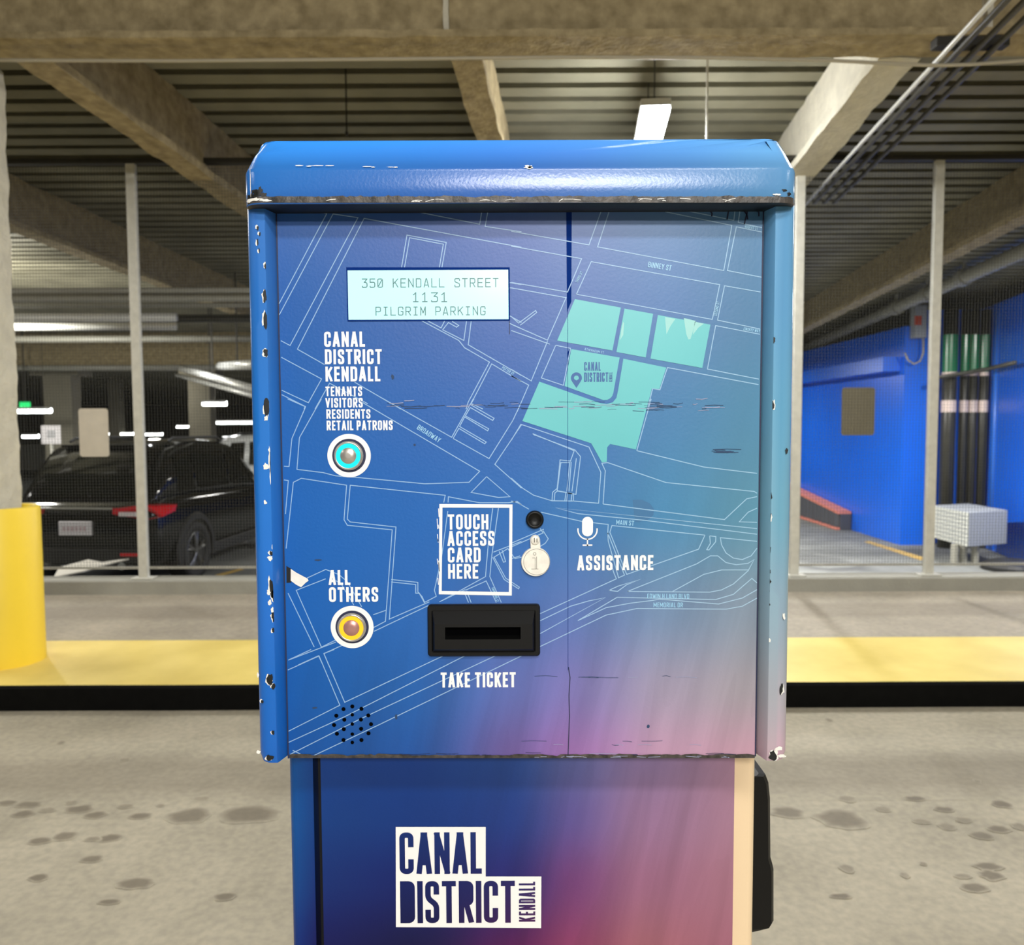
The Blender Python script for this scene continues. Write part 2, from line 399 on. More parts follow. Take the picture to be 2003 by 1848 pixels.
yk = lambda py: G(1001, py, KERB_Z).y
band_floor('floor.001', -14, 14, KERB_BACK, LEDGE_Y + 0.1, KERB_Z, M['walk'], [], [(yk(1208), yk(1182), 0.42, 0.05)], thick=0.5)  # darker strip is a shadow painted into the walkway's colour
# kerb: yellow top, black face
mb = MB(); n = 90
rows = []
for i in range(n + 1):
    x = -14 + 28 * i / n; wv = 0.006 * noise.noise(Vector((x * 1.7, 0, 0)))
    rows.append((x, wv))
b0 = len(mb.v)
for x, wv in rows:
    mb.v += [(x, KERB_Y + 0.012 + wv, 0.0), (x, KERB_Y + wv, KERB_Z - 0.012), (x, KERB_Y + 0.012 + wv, KERB_Z), (x, KERB_BACK + wv, KERB_Z), (x, KERB_BACK + wv, -0.1)]
for i in range(n):
    for k, mi in ((0, 1), (1, 1), (2, 0), (3, 0)):
        a = b0 + i * 5 + k; mb.f.append([a, a + 5, a + 6, a + 1]); mb.m.append(mi)
struct('trim_1', mb, [M['kerb_yellow'], M['kerb_black']])
# concrete ledge that carries the mesh fence
LEDGE_H = KERB_Z + (1165 - 1137) / FPX * LEDGE_Y
LED2 = LEDGE_Y + 0.20
mb = MB(); mb.box(-14, 14, LEDGE_Y, LED2, -1.6, LEDGE_H)
struct('trim_2', mb, M['ledge'], bevel=0.012)
# lower parking level behind the ledge
LOWZ = -0.57
lower_stains = [(*G(1640, 1108, LOWZ).xy, 0.5, 0.35, 0.6), (*G(1600, 1095, LOWZ).xy, 0.35, 0.5, 0.4), (*G(440, 1118, LOWZ).xy, 0.8, 0.3, 0.3)]
band_floor('floor.002', -30, 22, LED2, 46, LOWZ, M['lower'], lower_stains, [(G(1001, 1090, LOWZ).y, G(1001, 1078, LOWZ).y, 0.35, 0.2)], thick=0.3)
# corrugated deck overhead (ribs run left to right), falling gently away from the lane
SK, SL, YB = 0.085, -0.026, 3.80          # the joists' skew and fall per metre, from the cross beam on
def sheared(mb):
    mb.v = [(x + SK * (y - YB), y, z + SL * max(y - YB, 0)) for x, y, z in mb.v]
DECKZ = CAMZ + 2.18
mb = MB(); prof = []; y = -6.0
while y < 46:
    prof += [(y, 0.0), (y + 0.125, 0.0), (y + 0.085, 0.075), (y + 0.235, 0.075)]; y += 0.20
top = [(-30, p[0], DECKZ + p[1]) for p in prof] ; bot = [(24, p[0], DECKZ + p[1]) for p in prof]
mb.loft([top, bot], closed=False)
mb.box(-30, 24, -6.5, YB, DECKZ + 0.10, DECKZ + 0.3); mb.box(-30, 24, YB, 46, DECKZ + 0.10, DECKZ + 0.3)
mb.v = [(x, y, z + SL * max(y - YB, 0)) for x, y, z in mb.v]
struct('ceiling', mb, M['deck'])
mb = MB(); mb.box(-30, 22, 44, 44.3, LOWZ, 4); struct('wall_back', mb, M['back_wall'])
mb = MB(); mb.box(-30.3, -30, -6, 46, LOWZ, 4); struct('wall_left', mb, M['back_wall'])
# blue wall on the right: a long run seen along its face, its end, and the angled bay with the pipes
WX = G(1760, 1066, LOWZ).x; WY = G(1760, 1066, LOWZ).y
WTOP = P(1573, 690, 16).z
mb = MB(); mb.box(WX, WX + 0.36, WY, 40, LOWZ, CAMZ + 1.45)
struct('wall_right', mb, M['blue_wall'])
A0 = Vector((WX + 0.3, WY + 0.25, 0)); A1 = P(1936, 1072, WY + 0.1); A1 = Vector((A1.x, WY + 0.1, 0)); A2 = G(2040, 1106, LOWZ)
A3 = Vector((A2.x + 1.2, A2.y - 1.6, 0))
for i, (p, q) in enumerate(((A0, A1), (A1, A2), (A2, A3))):
    mb = MB(); nrm = Vector((-(q - p).y, (q - p).x, 0)).normalized() * 0.2
    if nrm.y < 0: nrm = -nrm
    ring = [p, q, q + nrm, p + nrm]
    mb.loft([[(v.x, v.y, LOWZ) for v in ring], [(v.x, v.y, CAMZ + 1.72) for v in ring]])
    struct('wall_right.%03d' % (i + 1), mb, M['blue_wall'])
# blue boxed soffit along the top of the wall
mb = MB(); mb.box(WX - 0.28, WX, WY + 0.1, 40, CAMZ + 0.78, CAMZ + 1.0); struct('trim_3', mb, M['blue_wall'])

# ------------------------------------------------------------------ steel beams in sprayed fireproofing
BZ = CAMZ + 1.74                                # underside of the beams
BY0, BY1 = 1.74 / 770 * 1, 0
def ydepth(py, z):                              # depth at which a height is seen on a row
    return G(1001, py, z).y
BY0, BY1 = ydepth(71, BZ), ydepth(114, BZ)
beam = thing('ceiling_beam', 'wide tan fireproofed steel beam crossing the whole top of the view', 'beam', (0, (BY0 + BY1) / 2, BZ))
mb = MB(); mb.rough_box(-13, 13, BY0, BY1, BZ, BZ + 0.032, 0.05, 0.007, 9)
obj('bottom_flange', mb, M['spray'], beam, smooth=True)
ym = (BY0 + BY1) / 2
mb = MB(); mb.rough_box(-13, 13, ym - 0.03, ym + 0.03, BZ + 0.04, DECKZ - 0.03, 0.09, 0.008, 6); obj('web', mb, M['spray'], beam, smooth=True)
mb = MB(); mb.rough_box(-13, 13, BY0 + 0.02, BY1 - 0.02, DECKZ - 0.06, DECKZ, 0.1, 0.006, 8); obj('top_flange', mb, M['spray'], beam, smooth=True)
for px in (872, 1938):
    x = P(px, 30, BY0 + 0.03).x
    mb = MB(); mb.rough_box(x - 0.012, x + 0.012, BY0 + 0.03, ym - 0.02, BZ + 0.04, DECKZ - 0.05, 0.03, 0.004, 12); obj('stiffener', mb, M['spray_pale'], beam, smooth=True)
joist_labels = {-5: None}
def joist(px, wdt, m, label):
    """beam under the deck running away from the cross beam; px is where its middle meets the cross beam's rear edge"""
    x = P(px, 118, BY1).x
    t = thing('ceiling_joist', label, 'beam', (x, BY1 + 0.02, BZ), 'fireproofed beams running away under the deck')
    for nm, a in (('bottom_flange', (x - wdt / 2, x + wdt / 2, BZ, BZ + 0.05)), ('web', (x - 0.03, x + 0.03, BZ + 0.04, DECKZ))):
        mb = MB(); mb.rough_box(a[0], a[1], BY1 + 0.02, 30, a[2], a[3], 0.12, 0.012, 5); 
        mb.v = [(vx + SK * (vy - BY1), vy, vz + SL * (vy - BY1)) for vx, vy, vz in mb.v]
        obj(nm, mb, m, t, smooth=True)
    return t
joist(-830, 0.16, M['spray'], 'far left tan beam with its underside just catching light beyond the column')
joist(62, 0.17, M['spray'], 'tan fireproofed beam slanting down from the top left corner towards the ticket machine')
joist(910, 0.15, M['spray'], 'tan fireproofed beam reaching the ticket machine hood at its middle')
joist(1762, 0.20, M['spray_pale'], 'brightly lit pale beam slanting down behind the hood right corner')  # pale material puts the lamp's glare into this beam's colour
joist(2640, 0.17, M['spray'], 'beam beyond the right edge of the bright bay')
# ------------------------------------------------------------------ the yellow sleeve and the column
cx, cy = -2.56, 3.94
colx = P(10, 550, cy + 0.05).x
mb = MB(); mb.rough_box(colx - 0.22, colx, cy - 0.11, cy + 0.11, KERB_Z, BZ + 0.02, 0.035, 0.008, 11)
tag(obj('support_column', mb, M['spray_pale'], smooth=True), 'rough sprayed column standing inside the yellow sleeve at left', 'column')
gt = thing('column_guard', 'bright yellow round sleeve around the column on the yellow kerb', 'column guard', (cx, cy, KERB_Z))
gtop = P(60, 990, cy).z; gr = P(79, 1250, cy).x - cx
mb = MB()
mb.loft([[(cx + r * math.cos(2 * math.pi * i / 48), cy + r * math.sin(2 * math.pi * i / 48), z) for i in range(48)] for r, z in
         ((gr, KERB_Z), (gr, gtop - 0.012), (gr - 0.006, gtop), (gr - 0.03, gtop), (gr - 0.03, gtop - 0.3))], True, caps=False)
obj('sleeve', mb, M['guard'], gt, smooth=True, bevel=0.003)
mb = MB(); mb.loft([[(cx + r * math.cos(2 * math.pi * i / 48), cy + r * math.sin(2 * math.pi * i / 48), gtop - 0.02) for i in range(48)] for r in (gr - 0.03, 0.05)], True, caps=False)
obj('fill_concrete', mb, M['ledge'], gt)

# ================================================================== THE TICKET MACHINE
YP, YR, YH, YD = 0.700, 0.684, 0.670, 0.765      # depths of face panel, side rails, hood, pedestal
COLS = [480, 545, 800, 1000, 1113, 1300, 1480, 1560]
ROWS = [(280, [(46, 130, 215), (44, 130, 216), (50, 130, 216), (62, 130, 214), (70, 132, 212), (78, 140, 206), (90, 150, 206), (100, 156, 208)]),  # top row lighter: light on the hood chamfer painted in
        (330, [(46, 112, 186), (44, 112, 188), (48, 108, 184), (56, 108, 184), (64, 112, 184), (74, 124, 184), (88, 140, 188), (96, 148, 192)]),
        (390, [(42, 104, 180), (42, 104, 180), (44, 100, 176), (54, 102, 178), (64, 110, 180), (74, 122, 180), (84, 134, 180), (98, 148, 190)]),
        (430, [(58, 112, 182), (52, 100, 174), (62, 98, 172), (82, 108, 176), (94, 122, 182), (98, 136, 186), (78, 128, 170), (98, 150, 190)]),  # lavender at upper middle is partly sheen painted into the print
        (600, [(56, 112, 184), (22, 92, 172), (42, 92, 168), (62, 98, 172), (78, 112, 178), (82, 124, 180), (76, 126, 166), (100, 152, 190)]),
        (800, [(50, 112, 188), (14, 96, 178), (30, 96, 176), (44, 98, 176), (54, 106, 178), (66, 126, 176), (76, 134, 168), (108, 158, 186)]),
        (1000, [(46, 110, 190), (14, 98, 184), (26, 100, 182), (38, 106, 182), (54, 116, 180), (70, 134, 178), (88, 142, 166), (118, 160, 180)]),
        (1200, [(42, 104, 188), (12, 96, 182), (34, 100, 180), (72, 110, 180), (88, 116, 180), (112, 138, 172), (132, 146, 162), (132, 158, 172)]),
        (1350, [(30, 98, 182), (4, 88, 170), (28, 92, 168), (94, 108, 178), (122, 116, 180), (158, 148, 172), (164, 156, 164), (148, 152, 160)]),
        (1480, [(26, 94, 180), (2, 80, 160), (26, 80, 156), (112, 92, 158), (152, 108, 172), (186, 146, 174), (194, 152, 170), (172, 150, 158)])]
DCOLS = [560, 625, 800, 1000, 1113, 1250, 1438, 1480]
DROWS = [(1480, [(0, 94, 176), (0, 64, 146), (0, 62, 146), (30, 74, 152), (96, 104, 168), (146, 124, 170), (170, 132, 156), (226, 202, 160)]),
         (1600, [(0, 94, 176), (0, 62, 140), (0, 56, 136), (28, 60, 140), (98, 86, 156), (158, 120, 160), (172, 128, 152), (228, 204, 166)]),
         (1720, [(0, 86, 166), (0, 46, 124), (0, 30, 112), (40, 36, 116), (120, 66, 128), (162, 108, 140), (172, 118, 138), (230, 204, 170)]),
         (1860, [(0, 62, 146), (0, 10, 92), (0, 0, 70), (94, 20, 88), (146, 62, 104), (172, 104, 118), (174, 110, 130), (232, 206, 176)])]
def table(cols, rows, px, py):
    px = min(max(px, cols[0]), cols[-1]); py = min(max(py, rows[0][0]), rows[-1][0])
    i = max(k for k in range(len(cols) - 1) if cols[k] <= px or k == 0); j = max(k for k in range(len(rows) - 1) if rows[k][0] <= py or k == 0)
    u = (px - cols[i]) / (cols[i + 1] - cols[i]); v = (py - rows[j][0]) / (rows[j + 1][0] - rows[j][0])
    u = u * u * (3 - 2 * u) * 0.5 + u * 0.5; v = v * v * (3 - 2 * v) * 0.5 + v * 0.5
    r = []
    for c in range(3):
        a = rows[j][1][i][c] * (1 - u) + rows[j][1][i + 1][c] * u; b = rows[j + 1][1][i][c] * (1 - u) + rows[j + 1][1][i + 1][c] * u
        r.append(a * (1 - v) + b * v)
    return r
def art_head(v):
    px, py = PX((v[0], YP, v[2])); c = [q * 0.86 for q in lin(table(COLS, ROWS, px, py))]
    k = max(0, min(1, (px * 0.5 + py - 1480) / 450)) * 0.8 + 0.05
    return [*c, k]
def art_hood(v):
    px, py = PX((v[0], YP, v[2])); return [*[q * (1.35 if py < 322 else 1.0) for q in lin(table(COLS, ROWS, px, py))], 0.03]  # chamfer lightened in colour, as if lit from above
def art_rail(v):
    px, py = PX((v[0], YP, v[2])); c = lin(table(COLS, ROWS, px if px < 516 or px > 1510 else (490 if px < 1000 else 1545), max(py, 430)))
    return [*[q * 1.12 for q in c], 0.04]
def art_door(v):
    px, py = PX((v[0], YD, v[2])); py2 = min(py, 1860); c = [q * 0.74 for q in lin(table(DCOLS, DROWS, px, py2))]
    return [*c, max(0.1, min(0.85, (px - 800) / 300)) if px < 1436 else 0.0]
def W(px, py, Y=YP): p = P(px, py, Y); return (p.x, p.z)
mach = thing('ticket_machine', 'blue map-printed parking ticket machine with lit display standing in the lane', 'ticket machine', (0.02, 0.86, 0.0))
BACK = 1.02
# --- side rails
def rail(left):
    # sample the rail edges in the photograph at mid height, then extrude straight up
    s = 1 if left else -1
    xo = (W(474, 395, YR)[0] + W(504, 1490, YR)[0]) / 2 if left else (W(1563, 395, YR)[0] + W(1544, 1490, YR)[0]) / 2
    xe = (W(520, 400, YR)[0] + W(541, 1485, YR)[0]) / 2 if left else (W(1513, 400, YR)[0] + W(1503, 1485, YR)[0]) / 2
    xi = (W(540, 400)[0] + W(562, 1480)[0]) / 2 if left else (W(1493, 400)[0] + W(1480, 1480)[0]) / 2
    zt = W(1000, 394, YR)[1]; zb = W(1000, 1491, YR)[1]
    r = 0.0125
    prof = [(xo, BACK), (xo, YR + r)]
    for i in range(1, 9):
        a = math.pi / 2 * i / 8; prof.append((xo + s * r * (1 - math.cos(a)), YR + r * (1 - math.sin(a))))
    prof += [(xe - s * 0.0006, YR), (xe, YR + 0.0006), (xi, YP + 0.0005), (xi, BACK)]
    rings = []; nz = 70
    for k in range(nz + 1):
        z = zb + (zt - zb) * k / nz
        q = 0.0015 if k == 0 else 0.0
        rings.append([(x + s * q * (1 if i < 8 else 0), y + q, z) for i, (x, y) in enumerate(prof)])
    mb = MB(); mb.loft(rings, True, 0)
    # chips in the vinyl: dark bare metal with white torn rims, on the front flat and its edge
    rnd = random.Random(3 if left else 9)
    def chip(px, py, wpx, hpx, mi, Y=YR - 0.0003, edge=None):
        x, z = W(px, py, YR); k = YR / FPX; n = 13; pts = []
        for i in range(n):
            t = 2 * math.pi * i / n; q = 0.6 + 0.55 * rnd.random()
            xx = x + wpx * k * q * math.cos(t)
            if left: xx = min(xx, xe - 0.0002)
            else: xx = max(xx, xe + 0.0002)
            pts.append((xx, Y, z + hpx * k * q * math.sin(t)))
        mb.poly(pts, mi)
    L_ = [(517, 580, 4, 14), (518, 625, 4, 18), (519, 690, 5, 10), (521, 795, 7, 20), (519, 520, 3, 8), (529, 900, 2.5, 30), (531, 928, 2.2, 24), (536, 1068, 4, 8), (530, 1082, 5, 5),
          (530, 1150, 5, 22), (535, 1165, 5, 12), (534, 1205, 4, 12), (534, 1232, 4, 5), (527, 1330, 7, 14), (534, 1342, 5, 6), (503, 446, 2.5, 5), (507, 458, 2, 4), (503, 474, 2, 7), (506, 490, 1.5, 5), (512, 1372, 3, 4), (533, 1432, 3, 5), (527, 1482, 9, 7)]
    R_ = [(1511, 792, 5, 13), (1506, 1010, 4, 12), (1505, 1075, 4, 9), (1506, 1118, 3, 4), (1506, 1137, 4, 5), (1505, 1156, 2.5, 3), (1529, 1347, 4, 12), (1513, 1478, 9, 14), (1508, 970, 4, 8), (1515, 665, 3, 7), (1540, 882, 3, 6), (1506, 1182, 2, 3)]
    for (a, b, c, d) in (L_ if left else R_):
        if left or d > 11: chip(a - 1.0 * s, b + rnd.uniform(-3, 3), c * 1.05 + 0.3, d * 0.95, 2, YR - 0.00025)
        chip(a + s * 1.2, b, c, d, 1, YR - 0.0004)
    W_ = [(527, 880, 3, 5), (521, 818, 5, 6), (521, 912, 6, 8), (519, 983, 4, 5), (529, 1092, 6, 5), (526, 1158, 4, 6), (528, 1178, 4, 7), (533, 1192, 3, 6), (505, 1320, 3, 6), (506, 1470, 5, 4)] if left else \
         [(1522, 1464, 8, 5), (1528, 1478, 9, 4), (1533, 1205, 3, 8), (1503, 1015, 3, 10), (1505, 1252, 3, 5)]
    for (a, b, c, d) in W_: chip(a, b, c, d, 2, YR - 0.0005)
    obj('side_rail', mb, [M['wrap_gloss'], M['bare_and_shade'], M['primer']], mach, smooth=False, art=art_rail)
    return xi
xl = rail(True); xr = rail(False)
for o in list(mach.children):
    for p in o.data.polygons:
        if p.material_index == 0: p.use_smooth = True
    m_ = o.modifiers.new('edge_split', 'EDGE_SPLIT'); m_.split_angle = R(35)
# --- face panel
zt = W(1000, 388)[1]; zb = W(1000, 1481)[1]
def grid(mb, x0, x1, z0, z1, Y, nx, nz, thick):
    vs_ = [(x0 + (x1 - x0) * i / nx, Y, z0 + (z1 - z0) * j / nz) for j in range(nz + 1) for i in range(nx + 1)]
    mb.add(vs_, [(j * (nx + 1) + i, j * (nx + 1) + i + 1, (j + 1) * (nx + 1) + i + 1, (j + 1) * (nx + 1) + i) for j in range(nz) for i in range(nx)])
    mb.box(x0, x1, Y + 0.0001, Y + thick, z0, z1)
pmb = MB(); grid(pmb, xl, xr, zb, zt, YP, 110, 120, 0.012)
panel = obj('face_panel', pmb, M['wrap'], mach, art=art_head)
mb = MB(); mb.box(xl - 0.004, xr + 0.004, YP + 0.013, BACK - 0.002, zb + 0.002, zt + 0.01)
obj('housing', mb, M['housing'], mach)
# --- hood
hx0, hx1 = W(471, 385, YH)[0], W(1565, 392, YH)[0]; hz0 = W(1000, 397, YH)[1]; hz1 = W(1000, 327, YH)[1]
YT = YH + 0.026; hz2 = W(1000, 284, YT)[1]
def rrect(x0, x1, y0, y1, r, n=8):
    pts = []
    for (cx_, cy_, a0) in ((x1 - r, y0 + r, -90), (x1 - r, y1 - r, 0), (x0 + r, y1 - r, 90), (x0 + r, y0 + r, 180)):
        for i in range(n + 1):
            a = R(a0 + 90 * i / n); pts.append((cx_ + r * math.cos(a), cy_ + r * math.sin(a)))
    return pts
def dense(pts, step=0.02):
    out = []
    for i, p in enumerate(pts):
        q = pts[(i + 1) % len(pts)]; d = math.hypot(q[0] - p[0], q[1] - p[1]); k = max(1, int(d / step))
        for j in range(k): out.append((p[0] + (q[0] - p[0]) * j / k, p[1] + (q[1] - p[1]) * j / k))
    return out
def hood_ring(ins, z, r=0.016): return [(x, y, z) for x, y in dense(rrect(hx0 + ins, hx1 - ins, YH + ins * 1.2, BACK + 0.02 - ins, r))]
hi = W(514, 284, YT)[0] - hx0
rings = [hood_ring(0.0005, hz0)]
h = hz2 - hz1
for (t, f) in ((0, 0), (0.0, 0.5), (0.0, 0.9), (0.03, 0.985)):
    rings.append(hood_ring(t * hi, hz0 + 0.001 + (hz1 - hz0 - 0.001) * f))
for (t, f) in ((0.07, 0.03), (0.12, 0.09), (0.5, 0.54), (0.86, 0.93), (0.93, 0.985), (1.02, 1.0), (1.2, 1.0), (1.5, 1.001), (2.6, 1.002)): rings.append(hood_ring(t * hi, hz1 + h * f))
mb = MB(); mb.loft(rings, True, 0); mb.m[-2] = 1  # dark metal on the underside paints in the hood's shade
rnd = random.Random(5)
def ysurf(x):
    dx = min(x - hx0, hx1 - x); r = 0.016
    return YH + (r - math.sqrt(max(r * r - (r - min(max(dx, 0.0), r)) ** 2, 0)))
def blob(mb, px, py, rx, ry, mi, d):
    n = 15; k = YH / FPX; x, z = W(px, py, YH); qs = [0.55 + 0.6 * rnd.random() for i in range(n)]; b_ = len(mb.v)
    for f in (0.02, 0.35, 0.7, 1.0):
        for i in range(n):
            t = 2 * math.pi * i / n; xx = min(max(x + rx * k * qs[i] * f * math.cos(t), hx0 + 0.0004), hx1 - 0.0004)
            mb.v.append((xx, ysurf(xx) - d, max(z + ry * k * qs[i] * f * math.sin(t), hz0)))
    for j in range(3):
        for i in range(n): mb.f.append([b_ + j * n + i, b_ + j * n + (i + 1) % n, b_ + (j + 1) * n + (i + 1) % n, b_ + (j + 1) * n + i]); mb.m.append(mi)
def hchip(px, py, wpx, hpx, mi, d=0.0004): blob(mb, px, py, wpx, hpx, mi, d)
for a in ((498, 380, 13, 9, 1), (484, 386, 7, 7, 1), (509, 374, 5, 9, 1), (516, 381, 9, 5, 1), (488, 352, 1.2, 30, 2), (1034, 327, 9, 4, 2), (1535, 372, 6, 3, 1), (1545, 378, 5, 4, 1), (586, 324, 9, .9, 2), (604, 325, 5, 1.2, 2), (622, 324, 13, .7, 2), (645, 324, 9, .6, 2), (718, 326, 10, 1.0, 2), (730, 327, 5, 1.3, 2), (765, 327, 9, .8, 2), (775, 327, 4, 1.2, 2), (1036, 327, 5, 2.2, 1)):
    hchip(*a)
obj('hood', mb, [M['wrap_gloss'], M['bare_and_shade'], M['primer']], mach, smooth=True, art=art_hood)
# worn lower edge of the hood
mb = MB(); N = 160
lo, hi_ = [], []
for i in range(N + 1):
    px = 474 + (1562 - 474) * i / N
    up = 384 + 3.0 * noise.noise(Vector((px * 0.02, 1, 0))) + 3.0 * noise.noise(Vector((px * 0.11, 5, 0)))
    x, z = W(px, up, YH); hi_.append((x, ysurf(x) - 0.0003, z)); x, z = W(px, 396.5, YH); lo.append((x, ysurf(x) - 0.0003, z))
mb.loft([lo, hi_], closed=False)
mb2 = mb
for k in range(18):
    px = rnd.uniform(520, 1500); x, z = W(px, rnd.uniform(388, 395), YH); x2, z2 = W(px + rnd.uniform(5, 32), rnd.uniform(388, 395), YH)
    mb.ribbon([(x, z), ((x + x2) / 2, (z + z2) / 2 + 0.0003), (x2, z2)], rnd.uniform(0.0002, 0.0006), YH - 0.0006, 1)
for a in ((497, 390, 17, 3.5), (520, 392, 12, 3), (1520, 381, 10, 2), (484, 391, 8, 4)): 
    blob(mb, a[0], a[1], a[2], a[3], 1, 0.0008)
obj('worn_edge', mb, [M['rust'], M['primer']], mach)['label'] = 'scraped dark lower edge of the hood with white torn flecks'

# --- stroke lettering
def rounded(pts, R_, closed=False):
    """pts (x, z, flag): round flagged corners with radius R_"""
    out = []; n = len(pts)
    for i, p in enumerate(pts):
        fl = p[2] if len(p) > 2 else 0
        if not fl or (not closed and i in (0, n - 1)): out.append((p[0], p[1])); continue
        a = Vector(pts[i - 1][:2]); b = Vector(p[:2]); c = Vector(pts[(i + 1) % n][:2])
        r = min(R_ * fl, (a - b).length * 0.5, (c - b).length * 0.5)
        s = b + (a - b).normalized() * r; e = b + (c - b).normalized() * r
        for k in range(7):
            t = k / 6; q = s.lerp(b, t).lerp(b.lerp(e, t), t); out.append((q.x, q.y))
    return out
GL = {
 'A': (.46, [[(0, 0), (.44, 1)], [(1, 0), (.56, 1)], [(.44, 1), (.56, 1)], [(.16, .24), (.84, .24)]]),
 'B': (.44, [[(0, 0), (0, 1)], [(0, 1), (.96, 1, 1), (.96, .53, 1), (0, .53)], [(0, .53), (1, .53, 1), (1, 0, 1), (0, 0)]]),
 'C': (.43, [[(1, .74), (1, 1, 1), (0, 1, 1), (0, 0, 1), (1, 0, 1), (1, .26)]]),
 'D': (.44, [[(0, 0), (0, 1), (1, 1, 1), (1, 0, 1), (0, 0)]]),
 'E': (.37, [[(1, 1), (0, 1), (0, 0), (1, 0)], [(0, .51), (.86, .51)]]),
 'F': (.36, [[(1, 1), (0, 1), (0, 0)], [(0, .5), (.86, .5)]]),
 'G': (.44, [[(1, .75), (1, 1, 1), (0, 1, 1), (0, 0, 1), (1, 0, 1), (1, .45), (.6, .45)]]),
 'H': (.45, [[(0, 0), (0, 1)], [(1, 0), (1, 1)], [(0, .5), (1, .5)]]),
 'I': (.0, [[(.5, 0), (.5, 1)]]),
 'J': (.38, [[(1, 1), (1, 0, 1), (0, 0, 1), (0, .3)]]),
 'K': (.45, [[(0, 0), (0, 1)], [(1, 1), (.08, .42)], [(.36, .62), (1, 0)]]),
 'L': (.35, [[(0, 1), (0, 0), (1, 0)]]),
 'M': (.58, [[(0, 0), (0, 1), (.5, .28), (1, 1), (1, 0)]]),
 'N': (.46, [[(0, 0), (0, 1), (1, 0), (1, 1)]]),
 'O': (.44, [[(0, .5), (0, 1, 1), (1, 1, 1), (1, 0, 1), (0, 0, 1), (0, .5)]]),
 'P': (.43, [[(0, 0), (0, 1)], [(0, 1), (1, 1, 1), (1, .44, 1), (0, .44)]]),
 'R': (.44, [[(0, 0), (0, 1)], [(0, 1), (1, 1, 1), (1, .47, 1), (0, .47)], [(.5, .47), (1, 0)]]),
 'S': (.42, [[(1, .78), (1, 1, 1), (0, 1, 1), (0, .6, 1), (1, .42, 1), (1, 0, 1), (0, 0, 1), (0, .22)]]),
 'T': (.42, [[(0, 1), (1, 1)], [(.5, 0), (.5, 1)]]),
 'U': (.44, [[(0, 1), (0, 0, 1), (1, 0, 1), (1, 1)]]),
 'V': (.46, [[(0, 1), (.5, 0), (1, 1)]]),
 'W': (.64, [[(0, 1), (.25, 0), (.5, .8), (.75, 0), (1, 1)]]),
 'Y': (.45, [[(0, 1), (.5, .44), (1, 1)], [(.5, .44), (.5, 0)]]),
 '0': (.5, [[(0, .5), (0, 1, 1), (1, 1, 1), (1, 0, 1), (0, 0, 1), (0, .5)], [(.2, .2), (.8, .8)]]),
 '1': (.5, [[(.1, .78), (.5, 1), (.5, 0)], [(.1, 0), (.9, 0)]]),
 '3': (.5, [[(0, 1), (1, 1), (.42, .6), (1, .55, 1), (1, 0, 1), (0, 0, 1), (0, .12)]]),
 '5': (.5, [[(1, 1), (0, 1), (0, .6), (1, .6, 1), (1, 0, 1), (0, 0, 1), (0, .12)]]),
}
def letters(mb, s, x0, z0, x1, z1, Y, sw=0.2, mono=None, ang=0.0, gap=0.11, space=0.22, mi=0, fill=False):
    """set a line of capitals into the box; sw is the stroke as a share of the height"""
    H = z1 - z0; lay = []; x = 0.0
    for ch in s:
        if ch == ' ': x += (mono if mono else space); continue
        wd, st = GL[ch]
        if mono: lay.append((x + 0.08 * mono, mono * 0.72, st, ch)); x += mono
        else: wd = wd + (sw - 0.2) * 0.6 if wd else sw; wd = max(wd, sw); lay.append((x, wd, st, ch)); x += wd + gap
    tot = max(a[0] + a[1] for a in lay); kx = (x1 - x0) / tot
    cx_, cz_ = (x0 + x1) / 2, (z0 + z1) / 2; ca, sa = math.cos(ang), math.sin(ang)
    swx = sw * H; dy = 0.0
    for (gx, gw, st, ch) in lay:
        dy = 0.0
        if mono and ch == 'I': st = [[(.5, 0), (.5, 1)], [(.15, 0), (.85, 0)], [(.15, 1), (.85, 1)]]
        for path in st:
            pts = []
            for q in path:
                gx0 = gx * kx + swx / 2; gx1 = (gx + gw) * kx - swx / 2
                if gx1 < gx0: gx0 = gx1 = (gx0 + gx1) / 2
                pts.append((gx0 + (gx1 - gx0) * q[0], swx / 2 + (H - swx) * q[1], q[2] if len(q) > 2 else 0))
            rr = 0.46 * max(gw * kx - swx, 0.001)
            clos = len(path) > 3 and path[0] == path[-1] and ch in 'OD0'
            pl = rounded(pts[:-1] if clos else pts, max(rr, swx * 0.52) if not mono else rr * 0.7, clos)
            tmp = MB(); pieces = [[pl[0]]]
            for a_, b_, c_ in zip(pl[:-2], pl[1:-1], pl[2:]):
                u_ = (Vector(b_) - Vector(a_)).normalized(); v_ = (Vector(c_) - Vector(b_)).normalized()
                pieces[-1].append(b_)
                if u_.dot(v_) < -0.2: pieces.append([b_])
            pieces[-1].append(pl[-1])
            for pc in pieces:
                dy += 0.00002; tmp.ribbon(pc, swx, Y - dy, mi, cap=True, zclip=(0, H), closed=clos)
            tmp.v = [(cx_ + (vx - (x1 - x0) / 2) * ca - (vz - H / 2) * sa, vy, cz_ + (vx - (x1 - x0) / 2) * sa + (vz - H / 2) * ca) for vx, vy, vz in tmp.v]
            if fill and ch in 'ADR' and len(path) > 2 or (fill and ch == 'A' and path[0] == (.16, .24)):
                if ch == 'A': pl = [(gx0 + (gx1 - gx0) * u, swx / 2 + (H - swx) * v) for u, v in ((.12, .24), (.88, .24), (.56, 1), (.44, 1))]
                tmp.poly([(vx, Y - dy - 0.00001, vz) for vx, vz in pl]); 
                tmp.v[-len(pl):] = [(cx_ + (vx - (x1 - x0) / 2) * ca - (vz - H / 2) * sa, vy, cz_ + (vx - (x1 - x0) / 2) * sa + (vz - H / 2) * ca) for vx, vy, vz in tmp.v[-len(pl):]]
            mb.add(tmp.v, tmp.f, mi)
